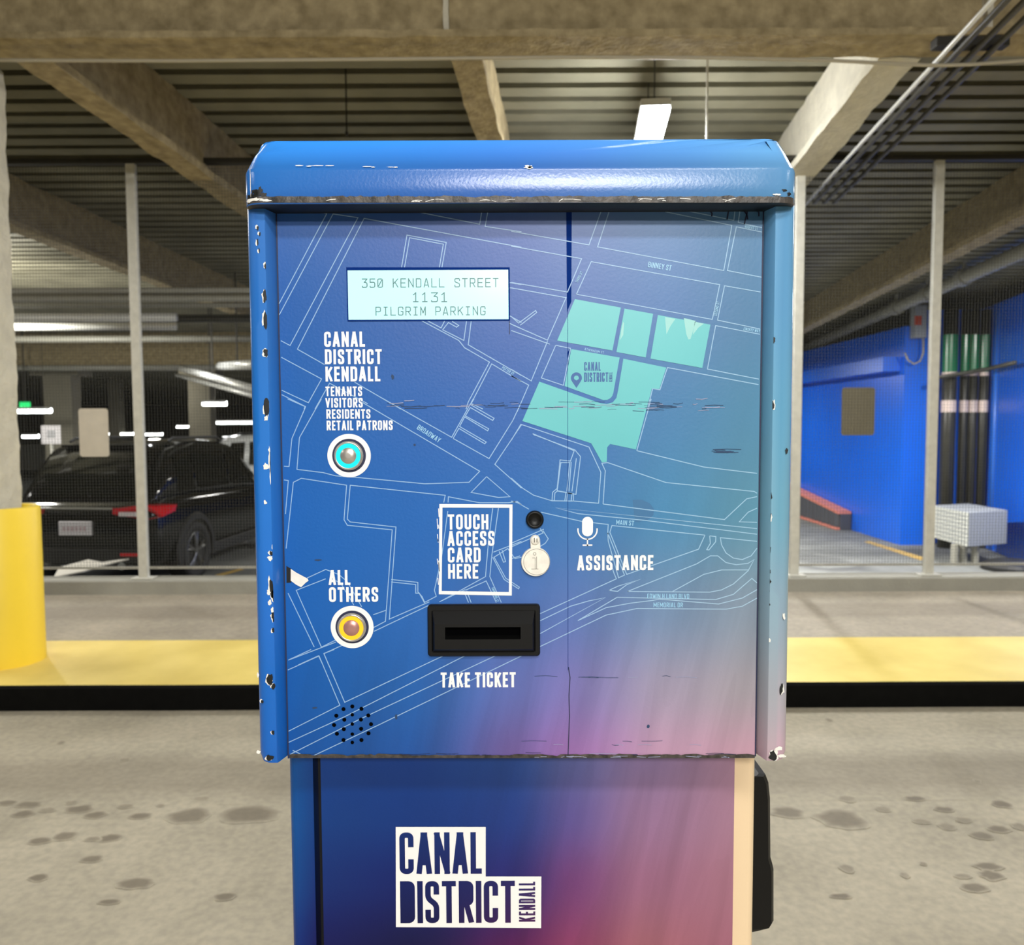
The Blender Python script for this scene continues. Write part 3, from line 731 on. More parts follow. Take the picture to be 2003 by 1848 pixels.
def lettering(name, lines, Y, m, parent, sw=0.2, **k):
    mb = MB()
    for (s, px0, px1, pt, pb) in lines:
        a = W((px0 + px1) / 2, pb, Y); b = W((px0 + px1) / 2, pt, Y); l = W(px0, (pt + pb) / 2, Y)[0]; r = W(px1, (pt + pb) / 2, Y)[0]
        letters(mb, s, l, a[1], r, b[1], Y, sw, **k)
    return obj(name, mb, m, parent)
def c1(x, y): return (460 + x / 3.4875, 270 + y / 3.4875)
def c2(x, y): return (1000 + x / 3.4534, 270 + y / 3.4534)
def c3(x, y): return (460 + x / 3.5536, 780 + y / 3.5536)
def c4(x, y): return (1000 + x / 3.4534, 780 + y / 3.4534)
def c5(x, y): return (460 + x / 3.1964, 1270 + y / 3.1964)
def boxt(c, s, x0, x1, y0, y1): a = c(x0, y0); b = c(x1, y1); return (s, a[0], b[0], a[1], b[1])
YT_ = YP - 0.0004
t = lettering('tenant_heading', [boxt(c1, 'CANAL', 607, 885, 1320, 1424), boxt(c1, 'DISTRICT', 612, 1000, 1440, 1542), boxt(c1, 'KENDALL', 616, 990, 1558, 1660)], YT_, M['white_print'], panel, sw=0.168)
lettering('tenant_list', [boxt(c1, 'TENANTS', 616, 866, 1694, 1760), boxt(c1, 'VISITORS', 616, 870, 1772, 1838), boxt(c3, 'RESIDENTS', 634, 940, 72, 138), boxt(c3, 'RETAIL PATRONS', 636, 1095, 150, 218)], YT_, M['white_print'], panel, sw=0.165)
lettering('others_heading', [boxt(c3, 'ALL', 650, 800, 1190, 1294), boxt(c3, 'OTHERS', 652, 994, 1308, 1411)], YT_, M['white_print'], panel, sw=0.168)
lettering('access_card_wording', [boxt(c3, 'TOUCH', 1478, 1760, 802, 908), boxt(c3, 'ACCESS', 1476, 1802, 918, 1022), boxt(c3, 'CARD', 1478, 1706, 1033, 1137), boxt(c3, 'HERE', 1480, 1690, 1147, 1250)], YT_, M['white_print'], panel, sw=0.16)
lettering('assistance_wording', [boxt(c4, 'ASSISTANCE', 446, 960, 1056, 1158)], YT_, M['white_print'], panel, sw=0.165)
lettering('take_ticket_wording', [boxt(c5, 'TAKE TICKET', 1285, 1754, 143, 237)], YT_, M['white_print'], panel, sw=0.165)
# white frame round the access card reader
mb = MB()
fo = [W(*p) for p in ((859.5, 985.5), (1002.5, 986.5), (1001, 1164.5), (858.5, 1162))]; fi = [W(*p) for p in ((865.5, 992.5), (996.5, 993), (995.5, 1157.5), (864, 1155.5))]
mb.add([(x, YT_, z) for x, z in fo + fi], [(i, (i + 1) % 4, 4 + (i + 1) % 4, 4 + i) for i in range(4)])
for k in range(9):
    x, z = W(857 + rnd.uniform(-2, 1.5), rnd.uniform(990, 1155)); mb.ribbon([(x, z), (x + 0.0004, z - rnd.uniform(0.002, 0.009))], 0.0006, YT_)
obj('card_reader_frame', mb, M['white_print'], panel)

# --- the printed street map
LINES = []
def ln(c, *pts): LINES.append([c(*p) for p in pts])
ln(c1, (300, 1130), (625, 515), (480, 490)); ln(c1, (302, 1205), (668, 518), (838, 543), (375, 1415), (312, 1382))
ln(c1, (1953, 745), (880, 548), (425, 1440), (610, 1545)); ln(c1, (815, 1665), (1130, 1848)); ln(c1, (315, 1495), (590, 1643), (500, 1805), (318, 1720))
ln(c1, (545, 1848), (645, 1672), (905, 1812)); ln(c1, (318, 1750), (478, 1830), (470, 1848))
ln(c1, (1135, 885), (1172, 662), (1440, 712), (1410, 885)); ln(c1, (1155, 885), (1190, 680), (1420, 724), (1393, 885))
ln(c1, (1118, 440), (1112, 478), (1668, 588), (1692, 440)); ln(c1, (1953, 640), (1705, 603), (1735, 440)); ln(c1, (860, 440), (1078, 474), (1085, 440))
ln(c1, (1868, 985), (1953, 1000)); ln(c1, (1868, 1020), (1953, 1034))
ln(c1, (1270, 1245), (1525, 1380), (1565, 1430), (1735, 1528), (1590, 1800), (1575, 1848)); ln(c1, (1310, 1245), (1405, 1295), (1430, 1245))
ln(c1, (1415, 1308), (1560, 1380), (1578, 1250)); ln(c1, (1610, 1250), (1590, 1410), (1953, 1620)); ln(c1, (1415, 1308), (1455, 1258), (1510, 1290), (1525, 1278), (1480, 1250))
ln(c1, (1953, 1662), (1750, 1540), (1610, 1810), (1690, 1848)); ln(c1, (1868, 1210), (1953, 1258)); ln(c1, (1868, 1262), (1953, 1300))
ln(c2, (0, 630), (525, 722), (605, 500)); ln(c2, (0, 730), (475, 815), (380, 1040), (0, 975)); ln(c2, (660, 500), (583, 735), (1435, 895), (1490, 590), (1040, 498))
ln(c2, (440, 1055), (540, 835), (1408, 990), (1358, 1225), (440, 1055)); ln(c2, (1690, 940), (1460, 895), (1520, 600), (1693, 635)); ln(c2, (1693, 606), (1533, 570), (1550, 455)); ln(c2, (1515, 455), (1503, 556), (1200, 495))
ln(c2, (1683, 1040), (1440, 998), (1393, 1230), (1680, 1290)); ln(c2, (1680, 1325), (1380, 1267), (1325, 1560), (1672, 1628)); ln(c2, (1670, 1665), (1055, 1550), (1004, 1700), (955, 1692), (920, 1830))
ln(c2, (0, 1012), (370, 1078), (245, 1365), (0, 1258)); ln(c2, (0, 1205), (50, 1250), (165, 1165), (172, 1178), (60, 1265)); ln(c2, (0, 1300), (260, 1392))
ln(c2, (300, 1400), (400, 1420), (352, 1670), (203, 1620), (300, 1400)); ln(c2, (245, 1372), (135, 1640), (0, 1562)); ln(c2, (0, 1605), (118, 1668), (40, 1848))
ln(c3, (365, 0), (490, 55), (395, 275), (375, 470), (340, 468)); ln(c3, (600, 0), (447, 270), (430, 490), (610, 512), (700, 535), (870, 548), (1320, 590), (1625, 580), (1700, 503), (885, 25))
ln(c3, (1030, 0), (1505, 267), (1655, 0)); ln(c3, (1515, 275), (1765, 415), (1930, 150), (1990, 20)); ln(c3, (1515, 275), (1555, 205), (1735, 312), (1745, 300), (1560, 192), (1595, 125), (1755, 222), (1762, 208), (1600, 118), (1635, 60), (1790, 150), (1800, 135), (1635, 40), (1660, 0))
ln(c3, (1990, 180), (1805, 455), (1990, 620)); ln(c3, (1748, 540), (1910, 680), (1830, 685), (1640, 650), (1748, 540))
ln(c3, (340, 563), (370, 568), (350, 800)); ln(c3, (355, 1040), (405, 580), (460, 552), (775, 600), (757, 840), (780, 878), (1092, 910), (1045, 1545), (960, 1590))
ln(c3, (1450, 720), (1460, 670), (800, 600), (780, 835), (800, 855), (1118, 890), (1072, 1530), (1350, 1410)); ln(c3, (1480, 720), (1482, 680), (1700, 722), (1900, 722), (1960, 712), (1990, 735))
ln(c3, (1478, 780), (1435, 1100), (1385, 1330), (1398, 1372), (1315, 1415), (1280, 1350), (1255, 1350), (1255, 1290), (1085, 1272)); ln(c3, (1085, 1255), (1270, 1275), (1270, 1340), (1300, 1375), (1318, 1415))
ln(c3, (965, 1615), (1345, 1435)); ln(c3, (370, 1815), (700, 1690)); ln(c3, (730, 1660), (600, 1725), (425, 1330), (630, 1250)); ln(c3, (550, 1725), (368, 1350)); ln(c3, (440, 1848), (580, 1785), (610, 1848)); ln(c3, (745, 1712), (617, 1770), (650, 1848))
ln(c3, (500, 1245), (630, 1185), (720, 1220), (780, 1270), (880, 1445)); ln(c3, (700, 1262), (740, 1290), (825, 1432)); ln(c3, (960, 1500), (1050, 1468))
ln(c3, (1790, 760), (1760, 1000), (1740, 1235), (1440, 1400)); ln(c3, (1830, 760), (1785, 1080), (1770, 1235), (1850, 1415)); ln(c3, (1990, 990), (1795, 1065)); ln(c3, (1790, 1100), (1870, 1255), (1970, 1320), (1975, 1308), (1880, 1245), (1800, 1100), (1895, 1040), (1945, 1110), (1990, 1100))
ln(c3, (1835, 1060), (1865, 1135), (1880, 1130), (1855, 1050)); ln(c3, (1600, 1330), (1745, 1265), (1815, 1415)); ln(c3, (1590, 1335), (1622, 1415)); ln(c3, (1420, 1410), (1600, 1325)); ln(c3, (1610, 1335), (1640, 1415))
ln(c4, (0, 280), (65, 172), (525, 325), (605, 495), (590, 705), (420, 690), (420, 640), (310, 620)); ln(c4, (145, 235), (425, 350), (400, 420), (330, 412), (310, 605), (280, 630), (275, 688), (150, 650), (80, 605), (0, 535))
ln(c4, (145, 235), (155, 243), (430, 345), (468, 390), (437, 645), (310, 622), (335, 430), (395, 430), (375, 625)); ln(c4, (405, 425), (390, 625)); ln(c4, (440, 400), (410, 625)); ln(c4, (290, 688), (295, 635), (312, 622)); ln(c4, (275, 688), (420, 690)); ln(c4, (362, 688), (368, 635)); ln(c4, (375, 688), (380, 635), (410, 640), (405, 688))
ln(c4, (620, 710), (635, 485), (612, 435), (650, 430), (1045, 565), (1640, 625), (1660, 637)); ln(c4, (848, 350), (1300, 460), (1660, 503)); ln(c4, (848, 350), (945, 0)); ln(c4, (620, 710), (1440, 815), (1590, 675), (1660, 660))
ln(c4, (1660, 738), (1600, 765), (1540, 830), (1660, 834)); ln(c4, (1660, 876), (300, 735), (450, 775), (900, 820), (1660, 914))
ln(c4, (0, 690), (40, 700), (120, 745)); ln(c4, (200, 765), (480, 828), (655, 848), (652, 905), (705, 1040), (765, 1190), (725, 1208), (655, 960), (652, 905)); ln(c4, (1308, 920), (680, 855), (666, 900), (780, 1185), (1265, 1015), (1308, 920))
ln(c4, (195, 875), (215, 905), (0, 1000)); ln(c4, (215, 890), (250, 945), (230, 975), (180, 1005)); ln(c4, (0, 975), (220, 880)); ln(c4, (0, 1080), (60, 1060))
ln(c4, (1340, 925), (1382, 930), (1380, 965), (1335, 1020), (1320, 1018), (1345, 975), (1340, 925)); ln(c4, (1660, 962), (1412, 937), (1420, 985), (1450, 1040), (1500, 1075), (1560, 1085), (1620, 1060), (1660, 1008))
ln(c4, (785, 1300), (1250, 1115), (1345, 1060), (1395, 1060), (1450, 1105), (1520, 1120), (1600, 1110), (1640, 1085), (1600, 1160), (1500, 1250), (1420, 1290), (1340, 1305), (785, 1300)); ln(c4, (1090, 1300), (1300, 1185), (1420, 1155), (1600, 1155))
ln(c4, (195, 1450), (710, 1215), (695, 1180), (660, 1070)); ln(c4, (660, 1293), (720, 1265), (875, 1217), (780, 1255), (718, 1300), (660, 1293)); ln(c4, (195, 1498), (400, 1400), (520, 1365), (635, 1342), (195, 1585))
ln(c4, (450, 1497), (715, 1340), (1380, 1355), (1500, 1320), (1625, 1212), (1660, 1243)); ln(c4, (450, 1497), (640, 1410), (800, 1380), (960, 1360), (1000, 1352), (1400, 1385), (1560, 1345), (1660, 1288)); ln(c4, (195, 1672), (640, 1460), (850, 1415), (1450, 1420), (1560, 1400), (1660, 1345))
ln(c5, (335, 510), (655, 348), (525, 40), (330, 128)); ln(c5, (335, 65), (475, 0)); ln(c5, (1300, 40), (685, 330), (555, 25), (620, 0)); ln(c5, (335, 580), (685, 420), (1435, 40)); ln(c5, (345, 655), (770, 440), (1625, 40)); ln(c5, (470, 680), (900, 470), (1790, 40)); ln(c5, (360, 630), (440, 668))
mb = MB(); xl_, xr_ = xl + 0.0006, xr - 0.0006
for li, l in enumerate(LINES):
    pts = [W(*p) for p in l]; pts = [(min(max(x, xl_), xr_), min(max(z, zb + 0.001), zt)) for x, z in pts]
    mb.ribbon(pts, 0.00078, YP - 0.00016 - 0.00002 * (li % 6), closed=False, cap=False)
obj('street_map', mb, M['wrap'], panel, art=lambda v: [0.5 * a_ + 0.5 * b_ for a_, b_ in zip(art_head(v)[:3], (0.52, 0.78, 0.98))] + [0.0])
def street(s, c, x, y, wpx, hpx, deg):
    px, py = c(x, y); k = YP / FPX; x_, z_ = W(px, py)
    names = MB(); letters(names, s, x_ - wpx * k / 2, z_ - hpx * k / 2, x_ + wpx * k / 2, z_ + hpx * k / 2, YP - 0.00034, 0.13, ang=R(deg)); obj('street_name', names, M['street_print'], panel)
street('BINNEY ST', c2, 1003, 866, 45, 10.5, -9.5); street('BROADWAY', c3, 1347, 242, 51, 10, -33); street('MAIN ST', c4, 769, 836, 35, 9.5, -4)
street('EDWIN H LAND BLVD', c4, 1060, 1332, 83, 9.5, -0.5); street('MEMORIAL DR', c4, 1060, 1391, 58, 9.5, -0.5); street('POTTER ST', c1, 1862, 1587, 26, 5.5, -31)
street('ATHENAEUM ST', c2, 560, 1437, 38, 4.5, -11); street('LINSKEY WAY', c2, 1625, 1296, 32, 6, -9); street('ROGERS ST', c2, 1622, 604, 26, 6, -9)
street('THIRD ST', c2, 459, 938, 23, 5, 63); street('SECOND ST', c2, 1388, 1152, 28, 5.5, 79); street('HAMPSHIRE ST', c3, 1808, 1360, 30, 5, -70)
# mint-coloured blocks of the district
def fillpoly(mb, c, pts, Y, mi=0): mb.poly([(x, Y, z) for x, z in (W(*c(*p)) for p in pts)][::-1], mi)
YM = YP - 0.00029
mb = MB()
fillpoly(mb, c2, [(430, 1088), (740, 1145), (683, 1435), (310, 1368)], YM); fillpoly(mb, c2, [(765, 1152), (958, 1187), (908, 1482), (710, 1445)], YM); fillpoly(mb, c2, [(990, 1195), (1345, 1260), (1290, 1553), (940, 1490)], YM)
fillpoly(mb, c2, [(405, 1425), (732, 1482), (690, 1718), (682, 1742), (668, 1758), (648, 1768), (622, 1770), (360, 1675)], YM)
fillpoly(mb, c2, [(757, 1490), (1047, 1550), (1000, 1695), (950, 1690), (842, 2103), (668, 2066), (648, 2088), (645, 2186), (612, 2190), (540, 2061), (75, 1911), (190, 1645), (360, 1705), (600, 1790), (645, 1796), (685, 1785), (710, 1755), (722, 1700)], YM)
for q in ([(1165, 1215), (1245, 1235), (1228, 1300), (1210, 1358), (1196, 1360), (1182, 1325)], [(1038, 1208), (1108, 1222), (1075, 1270), (1048, 1325), (1044, 1280)], [(742, 1300), (755, 1240), (762, 1250), (756, 1330), (735, 1365)], [(1240, 1240), (1300, 1254), (1262, 1282), (1225, 1330)]): fillpoly(mb, c2, q, YM - 0.00003, 1)
obj('district_blocks', mb, [M['mint_print'], M['mint_smear']], panel)
mb = MB(); cxp, czp = W(*c2(440, 1620)); rr = 37 / 3.4534 * YP / FPX; pts = []
for i in range(25):
    a = R(-35 + 250 * i / 24); pts.append((cxp + rr * math.cos(a), czp + rr * math.sin(a)))
tip = W(*c2(440, 1688)); outer = pts + [tip]
inner = [(cxp + rr * 0.44 * math.cos(R(-35 + 250 * i / 24)), czp + rr * 0.44 * math.sin(R(-35 + 250 * i / 24))) for i in range(25)] + [(cxp, czp - rr * 0.44)]
n = len(outer); mb.add([(x, YT_, z) for x, z in outer + inner], [(i, (i + 1) % n, n + (i + 1) % n, n + i) for i in range(n)])
for (s, x0, x1, y0, y1) in (('CANAL', 492, 604, 1512, 1572), ('DISTRICT', 492, 655, 1583, 1647)):
    a = W(*c2(x0, y1)); b = W(*c2(x1, y0)); letters(mb, s, a[0], a[1], b[0], b[1], YT_, 0.135)
a = W(*c2(671, 1614)); k = YP / FPX; letters(mb, 'KENDALL', a[0] - 9.2 * k, a[1] - 3.4 * k, a[0] + 9.2 * k, a[1] + 3.4 * k, YT_, 0.13, ang=R(90))
obj('map_pin', mb, M['pin_print'], panel)
# white microphone sign
mb = MB(); k = YP / FPX / 3.4534; x, z = W(*c4(515, 862)); r = 37 * k
pts = [(x + r * math.cos(R(a)), z + 30 * k + r * math.sin(R(a))) for a in range(0, 181, 12)] + [(x + r * math.cos(R(a)), z - 30 * k + r * math.sin(R(a))) for a in range(180, 361, 12)]
mb.poly([(a, YT_, b) for a, b in pts])
arc = [(x + 65 * k * math.cos(R(a)), z - 22 * k + 65 * k * math.sin(R(a))) for a in range(175, 366, 9)]
mb.ribbon(arc, 9 * k, YT_); mb.ribbon([(x, z - 86 * k), (x, z - 128 * k)], 9 * k, YT_); mb.ribbon([(x - 28 * k, z - 127 * k), (x + 28 * k, z - 127 * k)], 10 * k, YT_)
obj('microphone_sign', mb, M['white_print'], panel)
# seam, scuffs and torn spots
mb = MB()
mb.add([(W(*p)[0], YP - 0.00015, W(*p)[1]) for p in ((1107.5, 398), (1118.5, 398), (1117.5, 590), (1109, 610))], [(0, 1, 2, 3)])
mb.add([(W(*p)[0], YP - 0.00012, W(*p)[1]) for p in ((1109.5, 690), (1116, 680), (1114, 715), (1111, 725))], [(0, 1, 2, 3)])
mb.ribbon([W(1110.5, 608), W(1110.5, 780), W(1111, 1310)], 0.00035, YP - 0.00035)
mb.ribbon([W(1112, 1305), W(1115, 1325), W(1113, 1360), W(1114, 1400), W(1111, 1480)], 0.0008, YP - 0.0003, 1)
obj('panel_seam', mb, [M['seam'], M['crack']], panel)
for x_ in (xl + 0.0006, xr - 0.0006):
    mb = MB(); mb.ribbon([(x_, zb), (x_, zt)], 0.0011, YP - 0.00048, 0, cap=False); obj('panel_gap', mb, M['crack'], panel)
mb = MB(); lo, hi_ = [], []
for i in range(121):
    px = 566 + (1476 - 566) * i / 120; k = 1.5 if 790 < px < 1000 else 4.0
    up = 1477 - k * (0.5 + 0.8 * noise.noise(Vector((px * 0.03, 2, 0))) + 0.7 * noise.noise(Vector((px * 0.14, 7, 0))))
    x, z = W(px, min(up, 1480)); hi_.append((x, YP - 0.0006, z)); x, z = W(px, 1482); lo.append((x, YP - 0.0006, z))
mb.loft([lo, hi_], closed=False)
for k in range(16):
    px = random.Random(k).uniform(1000, 1430); x, z = W(px, 1478 + (k % 3)); x2, z2 = W(px + 8 + 3 * (k % 7), 1478 + (k % 4)); mb.ribbon([(x, z), (x2, z2)], 0.0004, YP - 0.0008, 1)
obj('scraped_edge', mb, [M['rust'], M['scuff_light']], panel)['label'] = 'scraped dark bottom edge of the map panel'
mb = MB(); rs = random.Random(21)
def scratch(px, py, ln_, th, mi): 
    p0 = W(px, py); p1 = W(px + ln_ / 2, py + rs.uniform(-1.2, 1.2)); p2 = W(px + ln_, py + rs.uniform(-1.5, 1.5)); mb.ribbon([p0, p1, p2], th * YP / FPX, YP - 0.00045 - rs.random() * 0.00005, mi, cap=False)
for i in range(70):
    c_ = rs.gauss(0, 1); px = 740 + rs.random() * 640; py = 793 + c_ * (4 if px < 960 else 6)
    scratch(px, py, rs.uniform(8, 46), rs.uniform(0.5, 1.3), 0 if rs.random() < 0.72 else 1)
for i in range(36): scratch(rs.uniform(566, 1440), 1479 - abs(rs.gauss(0, 4)), rs.uniform(12, 60), rs.uniform(0.6, 1.3), 2 if rs.random() < 0.9 else 1)
for i in range(16): scratch(rs.uniform(1010, 1390), rs.choice((1449, 1456, 1322, 1324)), rs.uniform(10, 50), 0.8, 0 if rs.random() < .8 else 1)
for i in range(8): scratch(1396 + rs.uniform(-5, 6), 882 + rs.uniform(-3, 3), rs.uniform(20, 60), 1.0, 0)
for (x0, y0, x1, y1) in ((1454, 395, 1460, 412), (1455, 412, 1462, 428), (1462, 396, 1456, 437), (1424, 396, 1422, 428), (1389, 413, 1392, 422), (1480, 410, 1484, 422)): mb.ribbon([W(x0, y0), W((x0 + x1) / 2 + 2, (y0 + y1) / 2), W(x1, y1)], 0.0012, YP - 0.0005, 2)
for (px, py, a, b) in ((768, 737, 3, 6), (1268, 1420, 4, 4), (775, 1402, 3, 7), (622, 1095, 9, 2), (616, 1384, 6, 2.5), (811, 870, 3, 3)):
    x, z = W(px, py); k = YP / FPX; mb.poly([(x + a * k * math.cos(i) * rs.uniform(.6, 1.1), YP - 0.00045, z + b * k * math.sin(i) * rs.uniform(.6, 1.1)) for i in [j * 2 * math.pi / 9 for j in range(9)]], 0)
mb.poly([(x, YP - 0.0002, z) for x, z in (W(*c4(*p)) for p in [(820, 682), (880, 680), (935, 705), (965, 745), (960, 785), (925, 815), (860, 832), (838, 830), (830, 780)])], 3)
b_ = len(pmb.v); pmb.v += mb.v; pmb.f += [[i + b_ for i in f] for f in mb.f]; pmb.m += [i + 1 for i in mb.m]
panel.data = build_mesh('face_panel', pmb, [M['wrap'], M['scuff'], M['scuff_light'], M['crack'], M['trace']], ROOT[panel.name], art=art_head)
mb = MB()
mb.poly([(x, YP - 0.0005, z) for x, z in (W(*c3(*p)) for p in [(357, 1160), (390, 1180), (390, 1275), (358, 1278)])], 1)
mb.poly([(x, YP - 0.0008, z) for x, z in (W(*c3(*p)) for p in [(388, 1180), (425, 1205), (505, 1248), (512, 1262), (490, 1278), (460, 1308), (425, 1290), (388, 1262)])], 0)
obj('torn_corner', mb, [M['primer'], M['black_matte']], panel)['label'] = 'torn white patch at the left edge of the map panel'

# --- display
disp = MB()
dq = [W(*p) for p in ((677.5, 523), (997, 523), (997.5, 627), (680, 628.5))]; di = [W(*p) for p in ((680, 529), (994, 527.5), (994.8, 624.5), (682, 625.5))]
disp.add([(x, YP - 0.0006, z) for x, z in dq + di] + [(x, YP + 0.004, z) for x, z in di], [(i, (i + 1) % 4, 4 + (i + 1) % 4, 4 + i) for i in range(4)] + [(4 + i, 4 + (i + 1) % 4, 8 + (i + 1) % 4, 8 + i) for i in range(4)])
db = obj('display', disp, M['seam'], mach)
mb = MB(); mb.poly([(x, YP - 0.0005, z) for x, z in di]); obj('screen', mb, M['lcd'], db)
mb = MB()
for (s, x0, x1, y0, y1) in (('350 KENDALL STREET', 862, 1796, 955, 1022), ('11 31', 1212, 1446, 1052, 1120), ('PILGRIM PARKING', 955, 1708, 1148, 1212)):
    a = W(*c1(x0, y1)); b = W(*c1(x1, y0))
    if s == '11 31':
        for q, (u, v) in (('11', (1206, 1316)), ('31', (1332, 1450))):
            a = W(*c1(u, y1)); b = W(*c1(v, y0)); letters(mb, q, a[0], a[1], b[0], b[1], YP - 0.0007, 0.1, mono=0.62)
    else: letters(mb, s, a[0], a[1], b[0], b[1], YP - 0.0007, 0.1, mono=0.62)
obj('screen_text', mb, M['lcd_text'], db)
mb = MB(); mb.ribbon([W(996.5, 628), W(996.5, 653)], 0.0006, YP - 0.0004); obj('display_crack', mb, M['crack'], db)
# --- push buttons
def button(px, py, glow, cap, label):
    x, z = W(px, py); k = YP / FPX
    mb = MB(); mb.disc(x, z, 42.5 * k, YT_, 64, r_in=33 * k); b = obj('push_button', mb, M['white_print'], mach); b['label'] = label
    mb = MB(); mb.disc(x, z, 33.5 * k, YP - 0.0003, 48); obj('bezel_shadow', mb, M['crack'], b)  # flat dark disc painted in as the shadow round the bezel
    mb = MB(); mb.lathe((x, YP, z), [(28.5 * k, 0), (28.5 * k, 0.0025), (26.5 * k, 0.004), (24 * k, 0.0042), (24 * k, 0.001)], 48); obj('bezel', mb, M['steel'], b, smooth=True)
    mb = MB(); mb.disc(x, z, 24.2 * k, YP - 0.0040, 48, r_in=15.5 * k); obj('lit_ring', mb, M[glow], b)
    mb = MB(); mb.lathe((x, YP, z), [(16 * k, 0), (16 * k, 0.0040), (15 * k, 0.0048), (4 * k, 0.005)], 40); obj('cap', mb, M[cap], b, smooth=True)
button(683, 891, 'cyan_glow', 'steel', 'push button with glowing cyan ring in a white circle')
button(689, 1226, 'amber_glow', 'pink_metal', 'push button with glowing amber ring in a white circle')
# --- black plug, nickel key cover
x, z = W(1046, 1015.5); k = YP / FPX
mb = MB(); mb.lathe((x, YP, z), [(17.5 * k, 0), (17.5 * k, 0.003), (16 * k, 0.0045), (12.5 * k, 0.0048), (12 * k, 0.0040), (2 * k, 0.0040)], 32); obj('black_plug', mb, M['black_plastic'], mach, smooth=True)
xk, zk = W(1047.5, 1097.5); xt, zt_ = W(1046.5, 1055)
mb = MB()
body = [(xk + 28.5 * k * math.cos(R(a)), zk + 28.5 * k * math.sin(R(a))) for a in range(110, 431, 8)]
tab = [(xt + 9.8 * k * math.cos(R(a)), zt_ + 9.8 * k * math.sin(R(a))) for a in range(0, 181, 12)]
outl = body + tab
mb.loft([[(a, YP - 0.0002, b) for a, b in outl], [(a, YP - 0.0030, b) for a, b in outl], [(xk + (a - xk) * 0.97, YP - 0.0038, zk + (b - zk) * 0.985) for a, b in outl]])
kc = obj('key_cover', mb, M['nickel'], mach)
mb = MB(); mb.lathe((xt, YP - 0.0035, zt_), [(8.8 * k, 0), (8.8 * k, 0.0012), (7.5 * k, 0.0018), (1 * k, 0.0018)], 24); sc_ = obj('rivet', mb, M['nickel'], kc, smooth=True)
mb = MB(); mb.disc(xk + 2 * k, zk, 26 * k, YP - 0.00385, 48, r_in=25.2 * k)
mb.disc(xk - 2 * k, zk + 16 * k, 3.2 * k, YP - 0.0039, 16, r_in=2.2 * k)
for l in ([(-5, 8), (0, 8), (0, -13)], [(3, 10), (3, -13)], [(-7, -14), (6, -14)]): mb.ribbon([(xk + (a - 1) * k, zk + b * k) for a, b in l], 0.9 * k, YP - 0.0039)
mb.ribbon([(xt - 1.5 * k, zt_ + 4 * k), (xt - 1.5 * k, zt_ - 3 * k)], 2 * k, YP - 0.0055); mb.ribbon([(xt + 3.5 * k, zt_ + 3 * k), (xt + 3.5 * k, zt_ - 3 * k)], 2 * k, YP - 0.0055)
obj('keyhole_mark', mb, M['engrave'], kc)
# --- ticket slot
mb = MB()
def qring(q, d, r, n=5):
    (x0, y0, x1, y1) = q; a = W(x0, y1); b = W(x1, y0)
    return [(x, YP - d, z) for x, z in rrect(a[0], b[0], a[1], b[1], r, n)]
mb.loft([qring((838, 1180, 1056, 1281), 0, 0.003), qring((838, 1180, 1056, 1281), 0.004, 0.003), qring((840, 1182, 1054, 1279), 0.005, 0.003), qring((846, 1191, 1047, 1273), 0.005, 0.001), qring((847, 1192, 1046, 1272), 0.0045, 0.001),
         qring((853, 1213, 1041, 1262), 0.013, 0.0005), qring((873, 1219, 1018, 1243), 0.013, 0.0003), qring((874, 1220, 1017, 1242), 0.000, 0.0003)], True, caps=False)
slot = obj('ticket_slot', mb, M['black_plastic'], mach)
mb = MB(); a = W(872, 1244); b = W(1019, 1218); mb.poly([(a[0], YP - 0.0008, a[1]), (b[0], YP - 0.0008, a[1]), (b[0], YP - 0.0008, b[1]), (a[0], YP - 0.0008, b[1])]); obj('slot_mouth', mb, M['void'], slot)
# --- speaker holes
mb = MB()
for (x, y) in ((678, 372), (733, 355), (790, 370), (633, 413), (733, 407), (833, 411), (683, 438), (787, 437), (619, 471), (733, 465), (850, 466), (680, 497), (788, 495), (637, 526), (733, 528), (834, 523), (678, 565), (790, 565), (733, 580)):
    x_, z_ = W(*c5(x, y)); mb.disc(x_, z_, (4.1 if x != 733 or y in (355,) else 3.6) * YP / FPX, YP - 0.0005, 16)
obj('speaker_grille', mb, M['void'], panel)

# --- pedestal
px0, px1 = W(563, 1490, YD)[0], W(1480, 1490, YD)[0]; pzt = W(1000, 1470, YD)[1]
dx0, dx1 = W(627, 1500, YD - 0.004)[0], W(1437, 1500, YD - 0.004)[0]; gx0 = W(612, 1500, YD)[0]
def prism(prof, z0, z1, nz):
    mb = MB(); mb.loft([[(x, y, z0 + (z1 - z0) * k / nz) for x, y in prof] for k in range(nz + 1)], True); return mb
r = 0.008
corner = [(px0 + r * (1 - math.cos(R(a))), YD + r * (1 - math.sin(R(a)))) for a in range(0, 91, 15)]
mb = prism([(px0, BACK - 0.02)] + corner + [(gx0, YD), (gx0, BACK - 0.02)], 0.02, pzt, 60); obj('pedestal_side', mb, M['wrap_gloss'], mach, art=art_door)
corner = [(px1 - r * (1 - math.cos(R(a))), YD + r * (1 - math.sin(R(a)))) for a in range(90, -1, -15)]
rx0 = dx1 + 0.0006
mb = prism([(rx0, BACK - 0.02), (rx0, YD)] + corner + [(px1, BACK - 0.02)], 0.02, pzt, 60)
obj('pedestal_side', mb, M['wrap_gloss'], mach, art=lambda v: [*lin((232, 206, 168)), 0])['label'] = 'cream right corner of the pedestal'
mb = MB(); mb.box(gx0 - 0.001, rx0 + 0.001, YD + 0.02, BACK - 0.03, 0.02, pzt); obj('pedestal_frame', mb, M['black_matte'], mach)
mb = MB(); grid(mb, dx0, dx1, 0.05, pzt, YD - 0.004, 70, 120, 0.016); door = obj('pedestal_door', mb, M['wrap'], mach, art=art_door)
